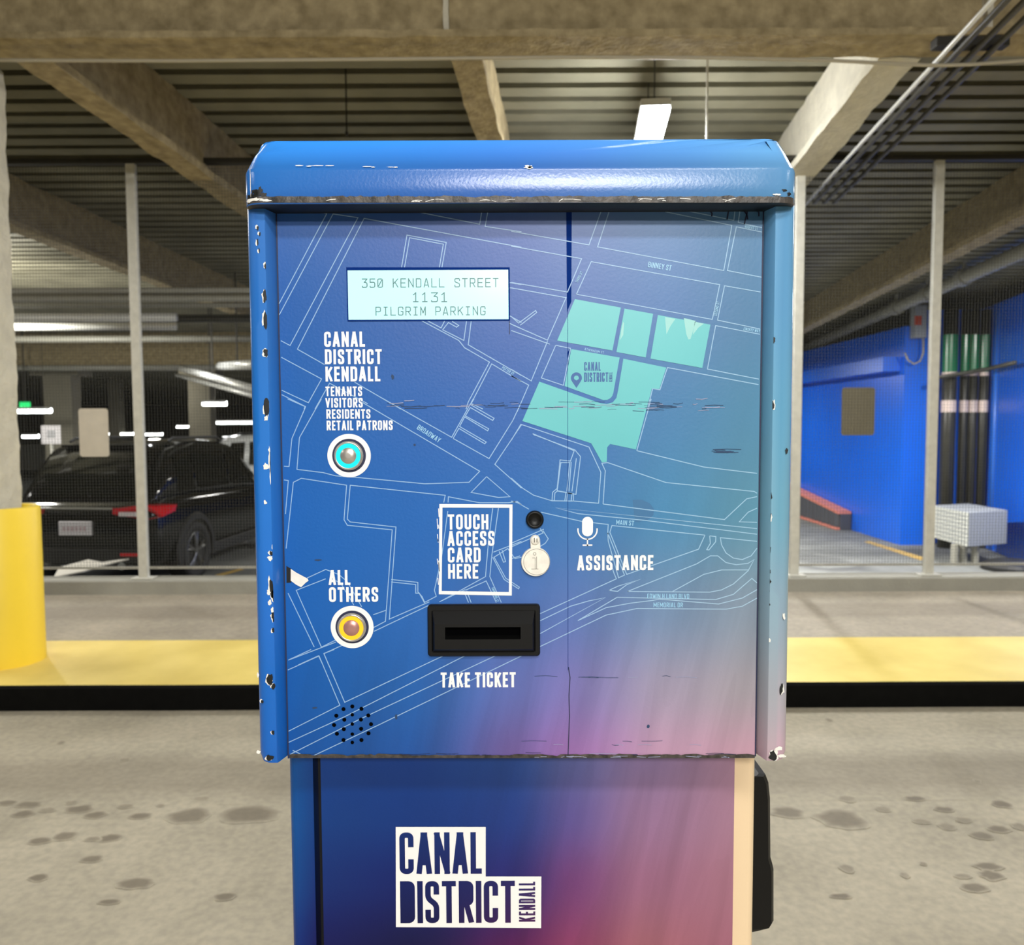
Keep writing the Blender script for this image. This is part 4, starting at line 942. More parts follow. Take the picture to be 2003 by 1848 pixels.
mb = MB(); mb.box(px0 - 0.03, px1 + 0.03, YD - 0.03, BACK + 0.02, 0.0, 0.02); obj('base_plate', mb, M['dark_steel'], mach)
YL = YD - 0.0044
mb = MB(); mb.poly([(x, YL, z) for x, z in (W(*p, YL) for p in ((774, 1617), (950, 1617), (950, 1714), (1059, 1714), (1058.5, 1815), (774.5, 1813)))][::-1])
logo = obj('district_emblem', mb, M['white_print'], door)
mb = MB()
for (s, x0, x1, y0, y1) in (('CANAL', 782, 942, 1627, 1709), ('DISTRICT', 783.5, 1007, 1722, 1805)):
    a = W(x0, y1, YL); b = W(x1, y0, YL); letters(mb, s, a[0], a[1], b[0], b[1], YL - 0.0003, 0.128, gap=0.075, fill=True)
a = W(1031, 1763, YL); k = YL / FPX; letters(mb, 'KENDALL', a[0] - 42 * k, a[1] - 16.5 * k, a[0] + 42 * k, a[1] + 16.5 * k, YL - 0.0003, 0.125, ang=R(90), gap=0.13)
obj('emblem_wording', mb, M['wrap'], logo, art=lambda v: [c * 0.8 for c in art_door(v)[:3]] + [0.0])
# black bracket on the pedestal's right side
mb = MB()
def bx_ring(px_out, py, Y0=0.80, Y1=0.88):
    x1_ = W(px_out, py, Y0)[0]; z = W(px_out, py, Y0)[1]; return [(px1 - 0.004, Y0 - 0.01, z), (x1_ - 0.004, Y0 - 0.006, z), (x1_, Y0, z), (x1_, Y1, z), (px1 - 0.004, Y1, z)]
mb.loft([bx_ring(a, b) for a, b in ((1484, 1512), (1497, 1514), (1503, 1530), (1506, 1560), (1507, 1676), (1511, 1690), (1513, 1700), (1513, 1800), (1508, 1808), (1484, 1814))])
obj('side_bracket', mb, M['black_plastic'], mach)

# ================================================================== MESH FENCE ON THE LEDGE
FY = LEDGE_Y + 0.09
fence = thing('mesh_fence', 'tall galvanised wire mesh fence standing on the concrete ledge', 'fence', (0.3, FY, LEDGE_H))
rail_z = P(1001, 314, FY).z; low_z = P(1001, 1108, FY).z
posts = [-420, 269, 1559, 1826, 2260]
pxs = [P(p, 725, FY).x for p in posts]
for x in pxs:
    mb = MB(); mb.box(x - 0.032, x + 0.032, FY - 0.02, FY + 0.02, LEDGE_H, rail_z - 0.01); mb.box(x - 0.075, x + 0.075, FY - 0.05, FY + 0.05, LEDGE_H, LEDGE_H + 0.01)
    obj('post', mb, M['galv'], fence, bevel=0.004)
mb = MB(); mb.box(pxs[0], pxs[-1], FY - 0.03, FY + 0.03, rail_z - 0.015, rail_z + 0.02); obj('top_rail', mb, M['dark_steel'], fence, bevel=0.004)
mb = MB(); mb.box(pxs[0], pxs[-1], FY + 0.015, FY + 0.025, low_z - 0.008, low_z + 0.008); obj('bottom_rail', mb, M['galv'], fence)
for a, b in zip(pxs[:-1], pxs[1:]):
    mb = MB(); t = 0.0008; zz0, zz1 = low_z, rail_z; n = int((b - a) / 0.0213)
    for i in range(1, n):
        x = a + (b - a) * i / n; mb.box(x - t, x + t, FY + 0.006, FY + 0.006 + 2 * t, zz0, zz1)
    n = int((zz1 - zz0) / 0.0213)
    for i in range(n + 1):
        z = zz0 + (zz1 - zz0) * i / n; mb.box(a, b, FY + 0.008, FY + 0.008 + 2 * t, z - t, z + t)
    obj('wire_mesh', mb, M['wire'], fence)
def plate_on(name, q, Y, m, label, r=0.02, wire=False):
    x0, z1 = (lambda p: (p.x, p.z))(P(q[0], q[1], Y)); x1, z0 = (lambda p: (p.x, p.z))(P(q[2], q[3], Y))
    pts = rrect(x0, x1, z0, z1, r, 5); mb = MB()
    mb.loft([[(x, Y + 0.003, z) for x, z in pts], [(x, Y, z) for x, z in pts]])
    return tag(obj(name, mb, m), label, 'sign')
plate_on('sign_plate', (153, 799, 214, 893), FY + 0.001, M['sign_back'], 'pale blank back of a sign hung on the fence in front of the black car')
plate_on('sign_plate', (1647, 758, 1710, 851), FY + 0.016, M['sign_dull'], 'dull grey back of a sign behind the mesh before the blue wall')

# ================================================================== LAMPS
def lamp(a, b, wdt, m, label, group=None, power=0, n=3, lift=0.0, hang=True, lightoff=0.08):
    """three-tube strip lamp between two points"""
    a = Vector(a); b = Vector(b); mid = (a + b) / 2; d = (b - a).normalized(); s = d.cross(Vector((0, 0, 1))).normalized()
    t = thing('strip_lamp', label, 'lamp', mid, group)
    mb = MB(); up = Vector((0, 0, 1)); h = wdt / 2
    for z0, z1, q in ((0.02, 0.06, h),):
        vs_ = [p + s * e * q + up * z for z in (z0, z1) for p in (a, b) for e in (-1, 1)]
        mb.add(vs_, [(0, 2, 3, 1), (4, 5, 7, 6), (0, 1, 5, 4), (2, 6, 7, 3), (0, 4, 6, 2), (1, 3, 7, 5)])
    obj('lamp_case', mb, M['lamp_case'], t)
    for i in range(n):
        o = s * wdt * ((i + 0.5) / n - 0.5); r = wdt / n * 0.46
        mb = MB(); mb.tube([a + o, a + o + d * r * 0.6, b + o - d * r * 0.6, b + o], r, 12); obj('tube', mb, m, t, smooth=True)
    if hang:
        for q in (0.15, 0.85):
            p = a.lerp(b, q); mb = MB(); mb.cyl(p + up * 0.06, (p.x, p.y, DECKZ + SL * max(p.y - YB, 0) + 0.02), 0.004, 8); obj('hanger', mb, M['dark_steel'], t)
    if power:
        l = bpy.data.lights.new('lamp_light', 'AREA'); l.shape = 'RECTANGLE'; l.size = wdt; l.size_y = (b - a).length; l.energy = power; l.color = (0.96, 0.98, 1.0)
        lo = bpy.data.objects.new('lamp_light', l); C.objects.link(lo); lo.location = mid - up * lightoff
        lo.rotation_euler = (0, 0, math.atan2(d.y, d.x) - math.pi / 2)
    return t
LZ = CAMZ + 1.80
la = G(1283, 213, LZ); lb = Vector((la.x + SK * 0.62, la.y + 0.62, LZ - 0.012))
lamp(la, lb, 0.17, M['lamp'], 'glaring three tube lamp hung just above the ticket machine hood', power=48)
# the lamp also throws light up and sideways on the deck and beams of its bay
pl = bpy.data.lights.new('lamp_glow', 'POINT'); pl.energy = 75; pl.shadow_soft_size = 0.12; pl.color = (0.97, 0.98, 1.0)
po = bpy.data.objects.new('lamp_glow', pl); C.objects.link(po); po.location = (la + lb) / 2 - Vector((0, 0, 0.12))
far = [((286, 637), 11.0, 0.5, 45, 'strip lamp glowing right of the fence post above the black car', 'x'),
       ((420, 789), 17.0, 0.5, 30, 'small oval far lamp right above the front of the black car', 'x'),
       ((52, 803), 15.0, 0.9, 25, 'long white lamp low at far left below the green sign', 'x'),
       ((290, 849), 26.0, 0.9, 0, 'far lamp level with the roof of the black car', 'x'),
       ((215, 848), 27.0, 1.6, 30, 'far lamp between the pale sign and the fence post', 'x'),
       ((455, 826), 24.0, 1.4, 20, 'far lamp beside the left edge of the ticket machine', 'x'),
       ((60, 853), 21.0, 0.4, 0, 'short far lamp beside the column at far left', 'x'),
       ((357, 834), 28.0, 0.4, 0, 'tiny far lamp just above the black car roof', 'x')]
for (px, py), Y, L, pw, label, ax in far:
    c = P(px, py, Y); a = c - Vector((L / 2, 0.02, 0)); b = c + Vector((L / 2, 0.02, 0))
    lamp(a, b, 0.11, M['lamp_far'], label, 'far strip lamps of the lower level', power=pw, n=1, hang=True, lightoff=0.1)
    if py > 700 or True:
        pass
# area lights added over the lower level without lamps, to brighten wall and floor
for loc, pw in (((-9.6, 7.2, 2.75), 120), ((-2.0, 15, 2.5), 70), ((2.6, 10.5, 2.7), 560), ((3.6, 16, 2.5), 160), ((6.4, 8.6, 2.8), 260), ((-8, 22, 2.3), 120)):
    l = bpy.data.lights.new('bay_fill', 'AREA'); l.shape = 'RECTANGLE'; l.size, l.size_y = 0.2, 1.2; l.energy = pw; l.color = (1, 0.98, 0.93)
    lo = bpy.data.objects.new('bay_fill', l); C.objects.link(lo); lo.location = loc
for loc, pw in (((-6.8, 9.6, 2.3), 400), ((-9, 20, 2.2), 40)):  # point lights added without lamps, to brighten deck and pipes
    l = bpy.data.lights.new('bay_point_fill', 'POINT'); l.energy = pw; l.shadow_soft_size = 0.15; l.color = (1, 0.98, 0.9)
    lo = bpy.data.objects.new('bay_point_fill', l); C.objects.link(lo); lo.location = loc

# ================================================================== PIPES, CABLES, RODS OVERHEAD
def pipe(name, pts, r, m, label, cat='pipe', group=None, n=12, fit=None):
    mb = MB(); mb.tube(pts, r, n); o = tag(obj(name, mb, M[m], smooth=True), label, cat, group); return o
cy_ = BY1 - 0.02
pts = [P(px, py, cy_ - 0.12) for px, py in ((-60, 117), (60, 118), (350, 119), (700, 116), (1100, 112), (1400, 113), (1620, 118), (1750, 125), (1830, 128), (1900, 126), (2003, 118), (2060, 113))]
pipe('hanging_cable', pts, 0.008, 'cable', 'pale cable strung along the rear edge of the wide cross beam', 'cable')
def along(px0, py0, z0, px1, py1, Yfar):
    a = G(px0, py0, z0); b = P(px1, py1, Yfar); return a, b
ca = G(1829, 123, CAMZ + 1.66); 
cb = P(1573, 402, 6.15); ext = ca + (ca - cb).normalized() * 1.6
pipe('conduit', [ext, ca, cb], 0.011, 'conduit', 'white conduit slanting down from the top right corner', 'conduit')
for k, dx in enumerate((0.075, 0.15, 0.225)):
    o = Vector((dx, 0, 0.02)); pipe('conduit', [ext + o, ca + o, cb + o], 0.014, 'conduit_dark', ('dark conduit next to the white one at top right', 'middle dark conduit of the bundle at top right', 'outermost dark conduit of the bundle at top right')[k], 'conduit', 'dark conduits beside the white one')
mb = MB(); mb.box(ca.x - 0.04, ca.x + 0.29, ca.y - 0.09, ca.y - 0.03, CAMZ + 1.698, BZ + 0.006)
tag(obj('conduit_bracket', mb, M['dark_steel'], bevel=0.004), 'dark bracket holding the conduits under the cross beam', 'bracket')
for px, py0, py1, Y, lab, r in ((1382, 150, 300, 4.6, 'thin steel rod hanging to the right of the bright lamp', 0.006), (678, 155, 258, 5.0, 'thin dark rod hanging from the deck above the hood left half', 0.005)):
    a = P(px, py1, Y); mb = MB(); mb.cyl((a.x, a.y, DECKZ + SL * (Y - YB) + 0.03), a, r, 8); mb.cyl(a, a - Vector((0, 0, 0.02)), r * 2, 8)
    tag(obj('hanging_rod', mb, M['galv'] if px > 1000 else M['dark_steel']), lab, 'rod')
for (py, Y, r, m, x0, x1, lab) in ((566, 8.0, 0.026, 'pipe_grey', -9, -2.2, 'upper thin grey pipe crossing behind the fence at left'), (579, 8.2, 0.05, 'pipe_grey', -9, -2.2, 'thick pale pipe crossing behind the fence at left'),
                               (596, 9.0, 0.025, 'pipe_grey', -9, -2.2, 'narrow pipe just below the thick pale pipe'), (619, 8.6, 0.045, 'conduit', -9, -3.6, 'white pipe stub ending at the middle of the left bay'),
                               (637, 10.5, 0.05, 'conduit', -8, -4.4, 'pale pipe beside the glowing strip lamp'), (662, 12, 0.05, 'pipe_grey', -10, -3, 'grey pipe below the glowing strip lamp'), (622, 9.6, 0.05, 'pipe_black', -6.5, -2.8, 'black pipe running on from the white pipe stub'),
                               (718, 15.6, 0.055, 'pipe_grey', -14, -5, 'far pipe above the distant column'), (700, 16, 0.30, 'far_col', -14, -5, None)):
    z = P(300, py, Y).z
    if lab is None:
        mb = MB(); mb.rough_box(x0, x1, Y, Y + 0.25, z - 0.15, z + 0.5, 0.2, 0.01, 5); tag(obj('far_beam', mb, M['spray'], smooth=True), 'far tan beam crossing beyond the pipes at left', 'beam'); continue
    pipe('service_pipe', [(x0, Y, z), (x1, Y, z - 0.01)], r, m, lab, 'pipe', 'pipes crossing the lower level')
for (p0, Y0, p1, Y1, r, lab) in (((355, 720), 13, (500, 762), 9.5, 0.05, 'upper bright pipe slanting down towards the ticket machine at left'), ((345, 733), 14, (500, 775), 10.5, 0.035, 'lower bright pipe slanting down towards the ticket machine at left'), ((430, 716), 12, (510, 712), 9.0, 0.06, 'short bright duct beside the ticket machine at left')):
    o = pipe('slanting_pipe', [P(*p0, Y0), P(*p1, Y1)], r, 'conduit', lab, 'pipe'); c = P(*p0, Y0).lerp(P(*p1, Y1), 0.5)
    mb = MB(); mb.cyl(c, (c.x, c.y, DECKZ + SL * (c.y - YB) + 0.02), 0.01, 8); obj('hanger', mb, M['dark_steel'], o)
# grey sprinkler main along the blue wall
a = P(2060, 465, WY - 3.6); b = P(1573, 682, 16.5)
mp_ = thing('sprinkler_main', 'long grey pipe slanting along the top of the blue wall', 'pipe', a)
mb = MB(); mb.tube([a, b], 0.085, 16); obj('pipe', mb, M['pipe_grey'], mp_, smooth=True)
d = (b - a)
for q in (0.22, 0.34, 0.46):
    c = a + d * q; mb = MB(); mb.cyl(c - d.normalized() * 0.07, c + d.normalized() * 0.07, 0.11, 16); mb.cyl(c + Vector((0, 0, 0.09)), c + Vector((0, 0, 0.2)), 0.03, 8); obj('coupling', mb, M['pipe_grey'], mp_)
for q in (0.3, 0.6, 0.85):
    c = a + d * q; mb = MB(); mb.cyl(c, (c.x, c.y, DECKZ + SL * (c.y - YB) + 0.03), 0.012, 8); obj('hanger', mb, M['dark_steel'], mp_)

# ================================================================== BLUE WALL CORNER
PYY = WY - 0.25
def vpipe(px, wpx, Y, ztop_py, m, label, bands=True, zb_py=None):
    c = P(px, 900, Y); r = wpx / 2 / FPX * Y; ztop = P(px, ztop_py, Y).z
    zbot = LOWZ
    t = thing('riser_pipe', label, 'pipe', (c.x, Y, zbot), 'black riser pipes with green wraps')
    mb = MB(); mb.cyl((c.x, Y, zbot), (c.x, Y, ztop), r, 20); obj('pipe', mb, M[m], t, smooth=True)
    if bands:
        for (p0, p1, mm, q, nm) in ((655, 733, 'pipe_green', 1.03, 'green_wrap'), (783, 806, 'pipe_band', 1.04, 'pale_band'), (728, 735, 'pipe_band', 1.05, 'clamp')):
            mb = MB(); mb.cyl((c.x, Y, P(px, p1, Y).z), (c.x, Y, P(px, p0, Y).z), r * q, 20); obj(nm, mb, M[mm], t, smooth=False)
    return t
for px, wpx, y, lab in ((1852, 26, PYY, 'thickest black pipe with green wrap, nearest the fence post'), (1881, 16, PYY + 0.02, 'second black pipe with green wrap from the fence post'), (1899, 17, PYY + 0.02, 'third black pipe with green wrap from the fence post'), (1920, 18, PYY, 'fourth black pipe with green wrap, beside the blue pipes')):
    vpipe(px, wpx, y, 606, 'pipe_black', lab)
for px, wpx, y, lab in ((1946, 15, PYY - 0.25, 'left blue vertical pipe beside the black pipes'), (1967, 16, PYY - 0.45, 'right blue vertical pipe beside the black pipes')):
    c = P(px, 900, y); mb = MB(); mb.cyl((c.x, y, LOWZ), (c.x, y, P(px, 606, y).z), wpx / 2 / FPX * y, 20)
    tag(obj('blue_pipe', mb, M['blue_pipe'], smooth=True), lab, 'pipe', 'blue painted pipes')
a = P(1838, 738, PYY - 0.2); b = P(1985, 709, PYY - 1.3)
pipe('pipe_strut', [a, P(1930, 722, PYY - 0.3), b], 0.03, 'pipe_black', 'black strut clamped across the riser pipes', 'strut')
# control box on the pilaster
c0 = P(1785, 598, WY - 0.06); c1_ = P(1806, 662, WY - 0.06)
cbx = thing('control_box', 'small grey box with red label high on the blue wall end', 'control box', ((c0.x + c1_.x) / 2, WY - 0.05, c1_.z))
mb = MB(); mb.box(c0.x, c1_.x, WY - 0.16, WY - 0.002, c1_.z, c0.z); obj('case', mb, M['grey_box'], cbx, bevel=0.01)
q0 = P(1789, 618, WY - 0.161); q1 = P(1802, 636, WY - 0.161); mb = MB(); mb.box(q0.x, q1.x, WY - 0.165, WY - 0.160, q1.z, q0.z); obj('red_label', mb, M['red_tag'], cbx)
pts = [P(x, y, WY - 0.1) for x, y in ((1806, 662), (1806, 690), (1800, 706), (1788, 712), (1776, 704), (1770, 690))]
mb = MB(); mb.tube(pts, 0.012, 8); obj('cable_loop', mb, M['cable'], cbx, smooth=True)
# pale grey case on short legs
gy = G(1890, 1110, LOWZ).y
A = P(1822, 1030, gy + 0.9); B = P(1895, 1030, gy); D_ = P(1970, 1030, gy + 0.25)
zt0 = P(1895, 1002, gy).z; zb0 = P(1895, 1070, gy).z
bx = thing('louvred_case', 'pale grey louvred case on short legs at the foot of the pipes', 'case', (B.x, gy, LOWZ))
E = A + (D_ - B)
mb = MB(); ring = [(p.x, p.y) for p in (A, B, D_, E)]
mb.loft([[(x, y, zb0) for x, y in ring], [(x, y, zt0) for x, y in ring]]); obj('body', mb, M['grey_box'], bx, bevel=0.01)
mb = MB()
for i in range(12):
    for j in range(8):
        u0, u1 = (i + 0.12) / 12, (i + 0.88) / 12; z0 = zb0 + (zt0 - zb0) * (j + 0.12) / 8; z1 = zb0 + (zt0 - zb0) * (j + 0.88) / 8
        p, q = A.lerp(B, u0), A.lerp(B, u1); nrm = Vector((-(B - A).normalized().y * -1, -(B - A).normalized().x, 0)); off = Vector((B.y - A.y, -(B.x - A.x), 0)).normalized() * 0.008
        mb.add([(p.x + off.x, p.y + off.y, z0), (q.x + off.x, q.y + off.y, z0), (q.x + off.x, q.y + off.y, z1), (p.x + off.x, p.y + off.y, z1)], [(0, 1, 2, 3)])
        mb.add([(p.x - off.x, p.y - off.y, z0), (q.x - off.x, q.y - off.y, z0), (q.x - off.x, q.y - off.y, z1), (p.x - off.x, p.y - off.y, z1)], [(0, 1, 2, 3)])
obj('louvre_panel', mb, M['perf'], bx)
for px in (1867, 1884, 1907):
    c = P(px, 1090, gy + 0.18); mb = MB(); mb.cyl((c.x, c.y, LOWZ), (c.x, c.y, zb0 + 0.01), 0.045, 14); obj('leg', mb, M['ledge'], bx, smooth=False)
# low black cover
c = G(1978, 1114, LOWZ); mb = MB(); mb.lathe((0, 0, 0), [(0.34, 0.0), (0.34, 0.05), (0.30, 0.09), (0.17, 0.13), (0.01, 0.14)], 28)
mb.v = [(c.x + x, c.y + z, LOWZ - y) for x, y, z in mb.v]
tag(obj('drain_cover', mb, M['asphalt_cover'], smooth=False), 'low round black cover on the ground at the right edge', 'cover')
# ribbed guard along the blue wall
ga = G(1648, 1037, LOWZ); gb = G(1560, 1018, LOWZ + 0.0); gbz = 0
gl = thing('ribbed_guard', 'dark ribbed guard with orange edges at the foot of the blue wall', 'guard', (ga.x, ga.y, LOWZ))
gh = P(1648, 1000, ga.y).z - LOWZ
gx = WX - 0.20; y0 = ga.y
y1 = y0 + 3.0; hh = lambda y: gh + 0.09 * (y - y0)
def slab(mb, xa, xb, f0, f1): mb.loft([[(xa, y, LOWZ + f0(y)), (xb, y, LOWZ + f0(y)), (xb, y, LOWZ + f1(y)), (xa, y, LOWZ + f1(y))] for y in (y0, (y0 + y1) / 2, y1)])
mb = MB(); slab(mb, gx, WX - 0.02, lambda y: 0.0, lambda y: hh(y) - 0.05)
for i in range(16):
    y = y0 + 0.12 + (y1 - y0 - 0.2) * i / 15; mb.cyl((gx, y, LOWZ + 0.05), (gx, y, LOWZ + hh(y) - 0.05), 0.06, 10)
obj('ribbed_body', mb, M['rib_grey'], gl)
mb = MB(); slab(mb, gx - 0.05, WX - 0.02, lambda y: hh(y) - 0.05, hh); obj('top_edge', mb, M['orange'], gl)
mb = MB(); mb.box(gx - 0.07, WX - 0.02, y0 + 0.02, y1, LOWZ, LOWZ + 0.04); obj('bottom_edge', mb, M['orange'], gl, bevel=0.01)
# painted lines on the lower level, and a patch of bright floor in white
def floor_mark(name, pix, m, label):
    mb = MB(); mb.poly([(p.x, p.y, LOWZ + 0.004) for p in (G(px, py, LOWZ) for px, py in pix)]); o = tag(obj(name, mb, M[m]), label, 'painted line'); return o
floor_mark('ground_mark', [(1690, 1060), (1700, 1058), (1812, 1092), (1800, 1096)], 'line_yellow', 'faint yellow line on the ground before the blue wall')
floor_mark('ground_mark', [(398, 1077), (478, 1051), (486, 1062), (440, 1073)], 'lit_floor', 'white patch painted for bright floor under the black car front')  # bright floor seen beneath the car, painted as a white patch
floor_mark('ground_mark', [(420, 1125), (470, 1112), (478, 1114), (430, 1128)], 'line_yellow', 'dull yellow line beside the black car rear wheel')
mb = MB(); pts = [c for c in ((105, 1128), (116, 1109), (172, 1094), (200, 1099), (252, 1092), (190, 1108), (160, 1117))]  # thin white shape standing in for a patch of lit floor
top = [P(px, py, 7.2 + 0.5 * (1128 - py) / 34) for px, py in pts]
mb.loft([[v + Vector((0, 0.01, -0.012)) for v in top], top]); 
ps = obj('lit_floor_patch', mb, M['lit_patch']); tag(ps, 'white patch shaped for the lit floor behind the rear of the black car', 'lit patch')

# ================================================================== CARS
def lerp_tab(tab, y, j):
    for a, b in zip(tab[:-1], tab[1:]):
        if a[0] <= y <= b[0]: return a[j] + (b[j] - a[j]) * (y - a[0]) / (b[0] - a[0])
    return tab[-1][j] if y > tab[-1][0] else tab[0][j]
BODY = [(-0.02, .70, .42, .72), (0.03, .84, .36, .93), (0.12, .90, .30, 1.02), (0.4, .925, .26, 1.07), (1.0, .935, .24, 1.07), (2.4, .935, .24, 1.03), (3.3, .93, .24, 1.0), (3.7, .925, .25, .98), (4.2, .90, .26, .90), (4.45, .84, .30, .80), (4.58, .70, .40, .66)]
CABIN = [(0.14, .80, .70, 1.02, 1.06), (0.30, .84, .68, 1.03, 1.33), (0.52, .86, .66, 1.03, 1.60), (0.70, .86, .66, 1.03, 1.66), (1.4, .87, .68, 1.03, 1.70), (2.1, .87, .68, 1.02, 1.68), (2.5, .87, .67, 1.01, 1.61), (2.9, .86, .66, 1.0, 1.40), (3.35, .83, .66, .98, 1.05)]
def car(name, label, cat, loc, yaw, paint, detail=True):
    t = thing(name, label, cat, (0, 0, 0))
    def ring_body(y):
        w_, z0, z1 = (lerp_tab(BODY, y, j) for j in (1, 2, 3)); h = z1 - z0
        half = [(w_ * .86, z0), (w_ * .97, z0 + h * .12), (w_, z0 + h * .4), (w_, z0 + h * .68), (w_ * .975, z0 + h * .88), (w_ * .93, z0 + h * .97), (w_ * .8, z1)]
        return [(x, y, z) for x, z in half] + [(-x, y, z) for x, z in half[::-1]]
    ys = sorted(set([b[0] for b in BODY] + [0.07, 0.2, 0.7, 1.5, 2.0, 2.8, 4.0, 4.33, 4.52]))
    mb = MB(); mb.loft([ring_body(y) for y in ys]); obj('body', mb, paint, t, smooth=True)
    def ring_cab(y, g=0.0):
        wb, wt, z0, z1 = (lerp_tab(CABIN, y, j) for j in (1, 2, 3, 4)); z0 -= 0.03
        half = [(wb, z0), (wb + (wt - wb) * .5 + .02, z0 + (z1 - z0) * .5), (wt + .02, z0 + (z1 - z0) * .86), (wt - .05, z0 + (z1 - z0) * .97), (wt * .5, z1 + .012)]
        return [(x, y, z) for x, z in half] + [(-x, y, z) for x, z in half[::-1]]
    ys = sorted(set([c[0] for c in CABIN] + [0.22, 0.4, 1.0, 1.75, 2.3, 2.7, 3.1]))
    mb = MB(); mb.loft([ring_cab(y) for y in ys]); obj('cabin', mb, paint, t, smooth=True)
    def side_pt(y, f, s, o=0.012):
        wb, wt, z0, z1 = (lerp_tab(CABIN, y, j) for j in (1, 2, 3, 4)); z0 -= .03
        return (s * (wb + (wt - wb) * f + .03 * f + o), y, z0 + (z1 - z0) * f)
    for s in (-1, 1):
        for (ya, yb, tilt0, tilt1) in ((0.62, 1.05, .2, 0), (1.15, 1.98, 0, 0), (2.06, 2.95, 0, -.55)):
            mb = MB(); q = []
            for f in (0.14, 0.45, 0.8):
                q.append([side_pt(ya + tilt0 * f + (yb + tilt1 * f - ya - tilt0 * f) * u / 4, f, s) for u in range(5)])
            for a, b in zip(q[:-1], q[1:]): mb.loft([a, b], closed=False)
            obj('side_window', mb, M['glass_dark'], t, smooth=True)
    mb = MB(); q = []
    for (y, f) in ((0.155, .0), (0.30, .33), (0.46, .7)):
        z = lerp_tab(CABIN, y, 4); wt = lerp_tab(CABIN, y, 2); q.append([((u / 4 - 1) * (wt - .06), y - .014 + .02 * abs(u / 4 - 1) ** 2, z - 0.0) for u in range(9)])
    for a, b in zip(q[:-1], q[1:]): mb.loft([a, b], closed=False)
    obj('rear_window', mb, M['glass_dark'], t, smooth=True)
    mb = MB(); q = []
    for y in (3.30, 3.1, 2.9, 2.62):
        z = lerp_tab(CABIN, y, 4); wt = lerp_tab(CABIN, y, 2); q.append([((u / 4 - 1) * (wt - .06), y + .02, z + .015) for u in range(9)])
    for a, b in zip(q[:-1], q[1:]): mb.loft([a, b], closed=False)
    obj('windscreen', mb, M['glass_dark'], t, smooth=True)
    for s in (-1, 1):
        mb = MB(); pr = [(s * x, y, z) for x, y, z in ((.42, -.015, .96), (.42, -.02, .90), (.80, -.0, .84), (.925, .12, .86), (.945, .36, .90), (.945, .40, .97), (.92, .12, 1.0), (.80, .01, 1.0))]
        inn = [(x * .96, y + .08, z) for x, y, z in pr]
        mb.loft([inn, pr]); tl = obj('tail_light', mb, M['tail_red'], t)
        mb = MB(); mb.box(min(s * .5, s * .74), max(s * .5, s * .74), -.035, -.01, .88, .925); obj('clear_lens', mb, M['tail_clear'], tl)
        for y in (0.86, 3.58):
            wt_ = None
            cxw = s * .83
            mb = MB(); mb.lathe((0, 0, 0), [(.25, 0), (.335, .0), (.36, .03), (.362, .115), (.36, .20), (.335, .235), (.24, .225), (.235, .20)], 36)
            mb.v = [(s * (.715 + -yy) , y + xx, .362 + zz) for xx, yy, zz in mb.v]
            tyre = obj('wheel', mb, M['rubber'], t, smooth=True)
            mb = MB(); mb.lathe((0, 0, 0), [(.245, .0), (.245, .215), (.225, .222), (.222, .15), (.05, .13)], 32)
            for k in range(5):
                a0 = 2 * math.pi * k / 5 + .3
                for da in (-.16, .16):
                    ca_, sa_ = math.cos(a0), math.sin(a0); cb_, sb_ = math.cos(a0 + da), math.sin(a0 + da)
                    mb.tube([(.03 * ca_, -.215, .03 * sa_), (.13 * (ca_ + cb_) / 2, -.215, .13 * (sa_ + sb_) / 2), (.232 * cb_, -.205, .232 * sb_)], .017, 6)
            mb.cyl((0, -.225, 0), (0, -.13, 0), .045, 12)
            mb.v = [(s * (.715 - yy), y + xx, .362 + zz) for xx, yy, zz in mb.v]
            obj('rim', mb, M['rim'], tyre, smooth=False)
            mb = MB(); n = 28
            mb.loft([[(s * xx, y + rr * math.cos(math.pi * (i / n) * 1.16 - .25), .362 + rr * math.sin(math.pi * (i / n) * 1.16 - .25)) for i in range(n + 1)] for xx, rr in ((.93, .385), (.955, .39), (.955, .45), (.93, .47))], closed=False)
            obj('arch_trim', mb, M['trim_black'], t)
        mb = MB(); mb.rough_box(min(s * .9, s * 1.06), max(s * .9, s * 1.06), 2.72, 2.84, 1.05, 1.2, .04, .004, 9); obj('mirror', mb, M['trim_black'], t, smooth=True)
        mb = MB(); mb.box(min(s * .92, s * .958), max(s * .92, s * .958), 1.25, 3.15, .27, .40); obj('sill_trim', mb, M['trim_black'], t, bevel=.01)
    mb = MB(); mb.box(-.80, .80, -.055, .02, .36, .52); obj('bumper_trim', mb, M['trim_black'], t, bevel=.015)
    mb = MB(); mb.box(-.19, .19, -.05, -.02, .665, .82); pt = obj('number_plate', mb, M['plate'], t, bevel=.006)
    mb = MB()
    for i in range(6): mb.box(-.14 + i * .048, -.112 + i * .048, -.053, -.05, .715, .765)
    obj('plate_characters', mb, M['plate_mark'], pt)
    mb = MB(); mb.box(-.46, .44, -.045, -.015, .955, .975); obj('tailgate_strip', mb, M['chrome'], t)
    for s in (-.62, .62):
        mb = MB(); mb.box(s - .1, s + .1, -.06, -.03, .44, .475); obj('reflector', mb, M['tail_red'], t)
        mb = MB(); mb.cyl((s * .86, -.06, .33), (s * .86, .1, .33), .045, 14); obj('exhaust_tip', mb, M['chrome'], t)
    mb = MB(); mb.box(-.5, .5, .50, .64, 1.625, 1.655); obj('roof_spoiler', mb, paint, t, bevel=.01)
    for s in (-.62, .62):
        mb = MB(); mb.tube([(s, .85, 1.68), (s, .95, 1.72), (s, 2.1, 1.72), (s, 2.25, 1.66)], .018, 8); obj('roof_rail', mb, M['trim_black'], t)
    mb = MB(); mb.tube([(.05, .15, 1.08), (.25, .2, 1.14), (.42, .27, 1.25)], .012, 6); obj('wiper', mb, M['trim_black'], t)
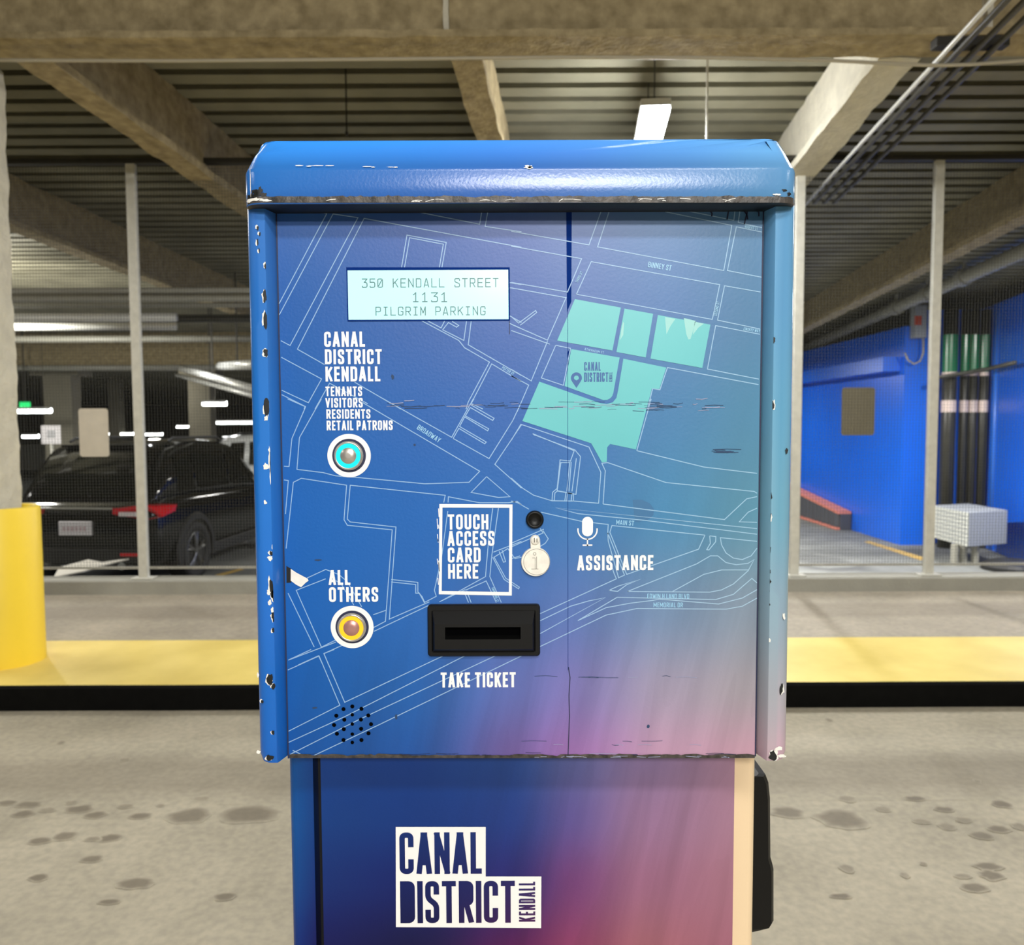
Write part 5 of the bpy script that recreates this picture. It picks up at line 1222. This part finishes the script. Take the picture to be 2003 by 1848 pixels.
    t.location = loc; t.rotation_euler = (0, 0, yaw)
    return t
cr = P(150, 980, 8.75)
car('parked_car', 'black sport utility car parked behind the fence, seen from its right rear', 'car', (cr.x, 8.75, LOWZ), -math.atan(SK), M['car_black'])
cw = P(405, 900, 16.5)
car('parked_car', 'pale car far behind, beyond the bonnet of the black one', 'car', (cw.x, 16.5, LOWZ), R(-90), M['car_white'])
# ================================================================== FAR COLUMNS AND SIGNS
for (px, wpx, Y, lab) in ((118, 54, 17.0, 'tan far column above the rear of the black car'), (393, 42, 21.0, 'short looking far column behind the black car windscreen'), (225, 20, 27.0, 'dim thin far column behind the fence post')):
    c = P(px, 800, Y); h = wpx / 2 / FPX * Y; t = thing('far_column', lab, 'column', (c.x, Y, LOWZ), 'columns of the lower level')
    mb = MB(); mb.rough_box(c.x - h, c.x + h, Y - 0.1, Y + 0.3, LOWZ, DECKZ - 0.4, 0.15, 0.012, 4); obj('shaft', mb, M['far_col'], t, smooth=True)
    mb = MB(); mb.rough_box(c.x - h * 1.7, c.x + h * 1.7, Y - 0.2, Y + 0.4, P(px, 735, Y).z, P(px, 715, Y).z, 0.15, 0.012, 4); obj('cap', mb, M['far_col'], t, smooth=True)
sg = plate_on('notice_board', (80, 832, 120, 868), 12.6, M['plate'], 'white notice with printed lines standing left of the pale sign', 0.01)
mb = MB()
for i, py in enumerate((843, 848, 853)):
    a = P(92, py, 12.595); b = P(108, py + 2, 12.595); mb.box(a.x, b.x, 12.590, 12.597, b.z, a.z)
o = obj('printed_lines', mb, M['grey_box'], None); o.parent = sg
pp = P(100, 900, 12.6); mb = MB(); mb.cyl((pp.x, 12.63, LOWZ), (pp.x, 12.63, pp.z + 0.3), 0.025, 10); o = obj('post', mb, M['galv']); o.parent = sg
c = P(50, 791, 15.2); mb = MB(); mb.box(c.x - 0.10, c.x + 0.10, 15.16, 15.2, c.z - 0.05, c.z + 0.05)
es = obj('exit_sign', mb, M['green_glow'], bevel=0.008)
mb = MB(); mb.cyl((c.x, 15.18, c.z + 0.04), (c.x, 15.18, DECKZ + SL * (15.2 - YB) + 0.02), 0.01, 8); obj('hanger', mb, M['dark_steel'], es)
tag(es, 'small glowing green sign above the long white lamp at far left', 'sign')
# low far wall stretch that closes the view beside the car
mb = MB(); mb.box(-24, 20, 34, 34.2, LOWZ, LOWZ + 1.1); struct('wall_back.001', mb, M['ledge'])
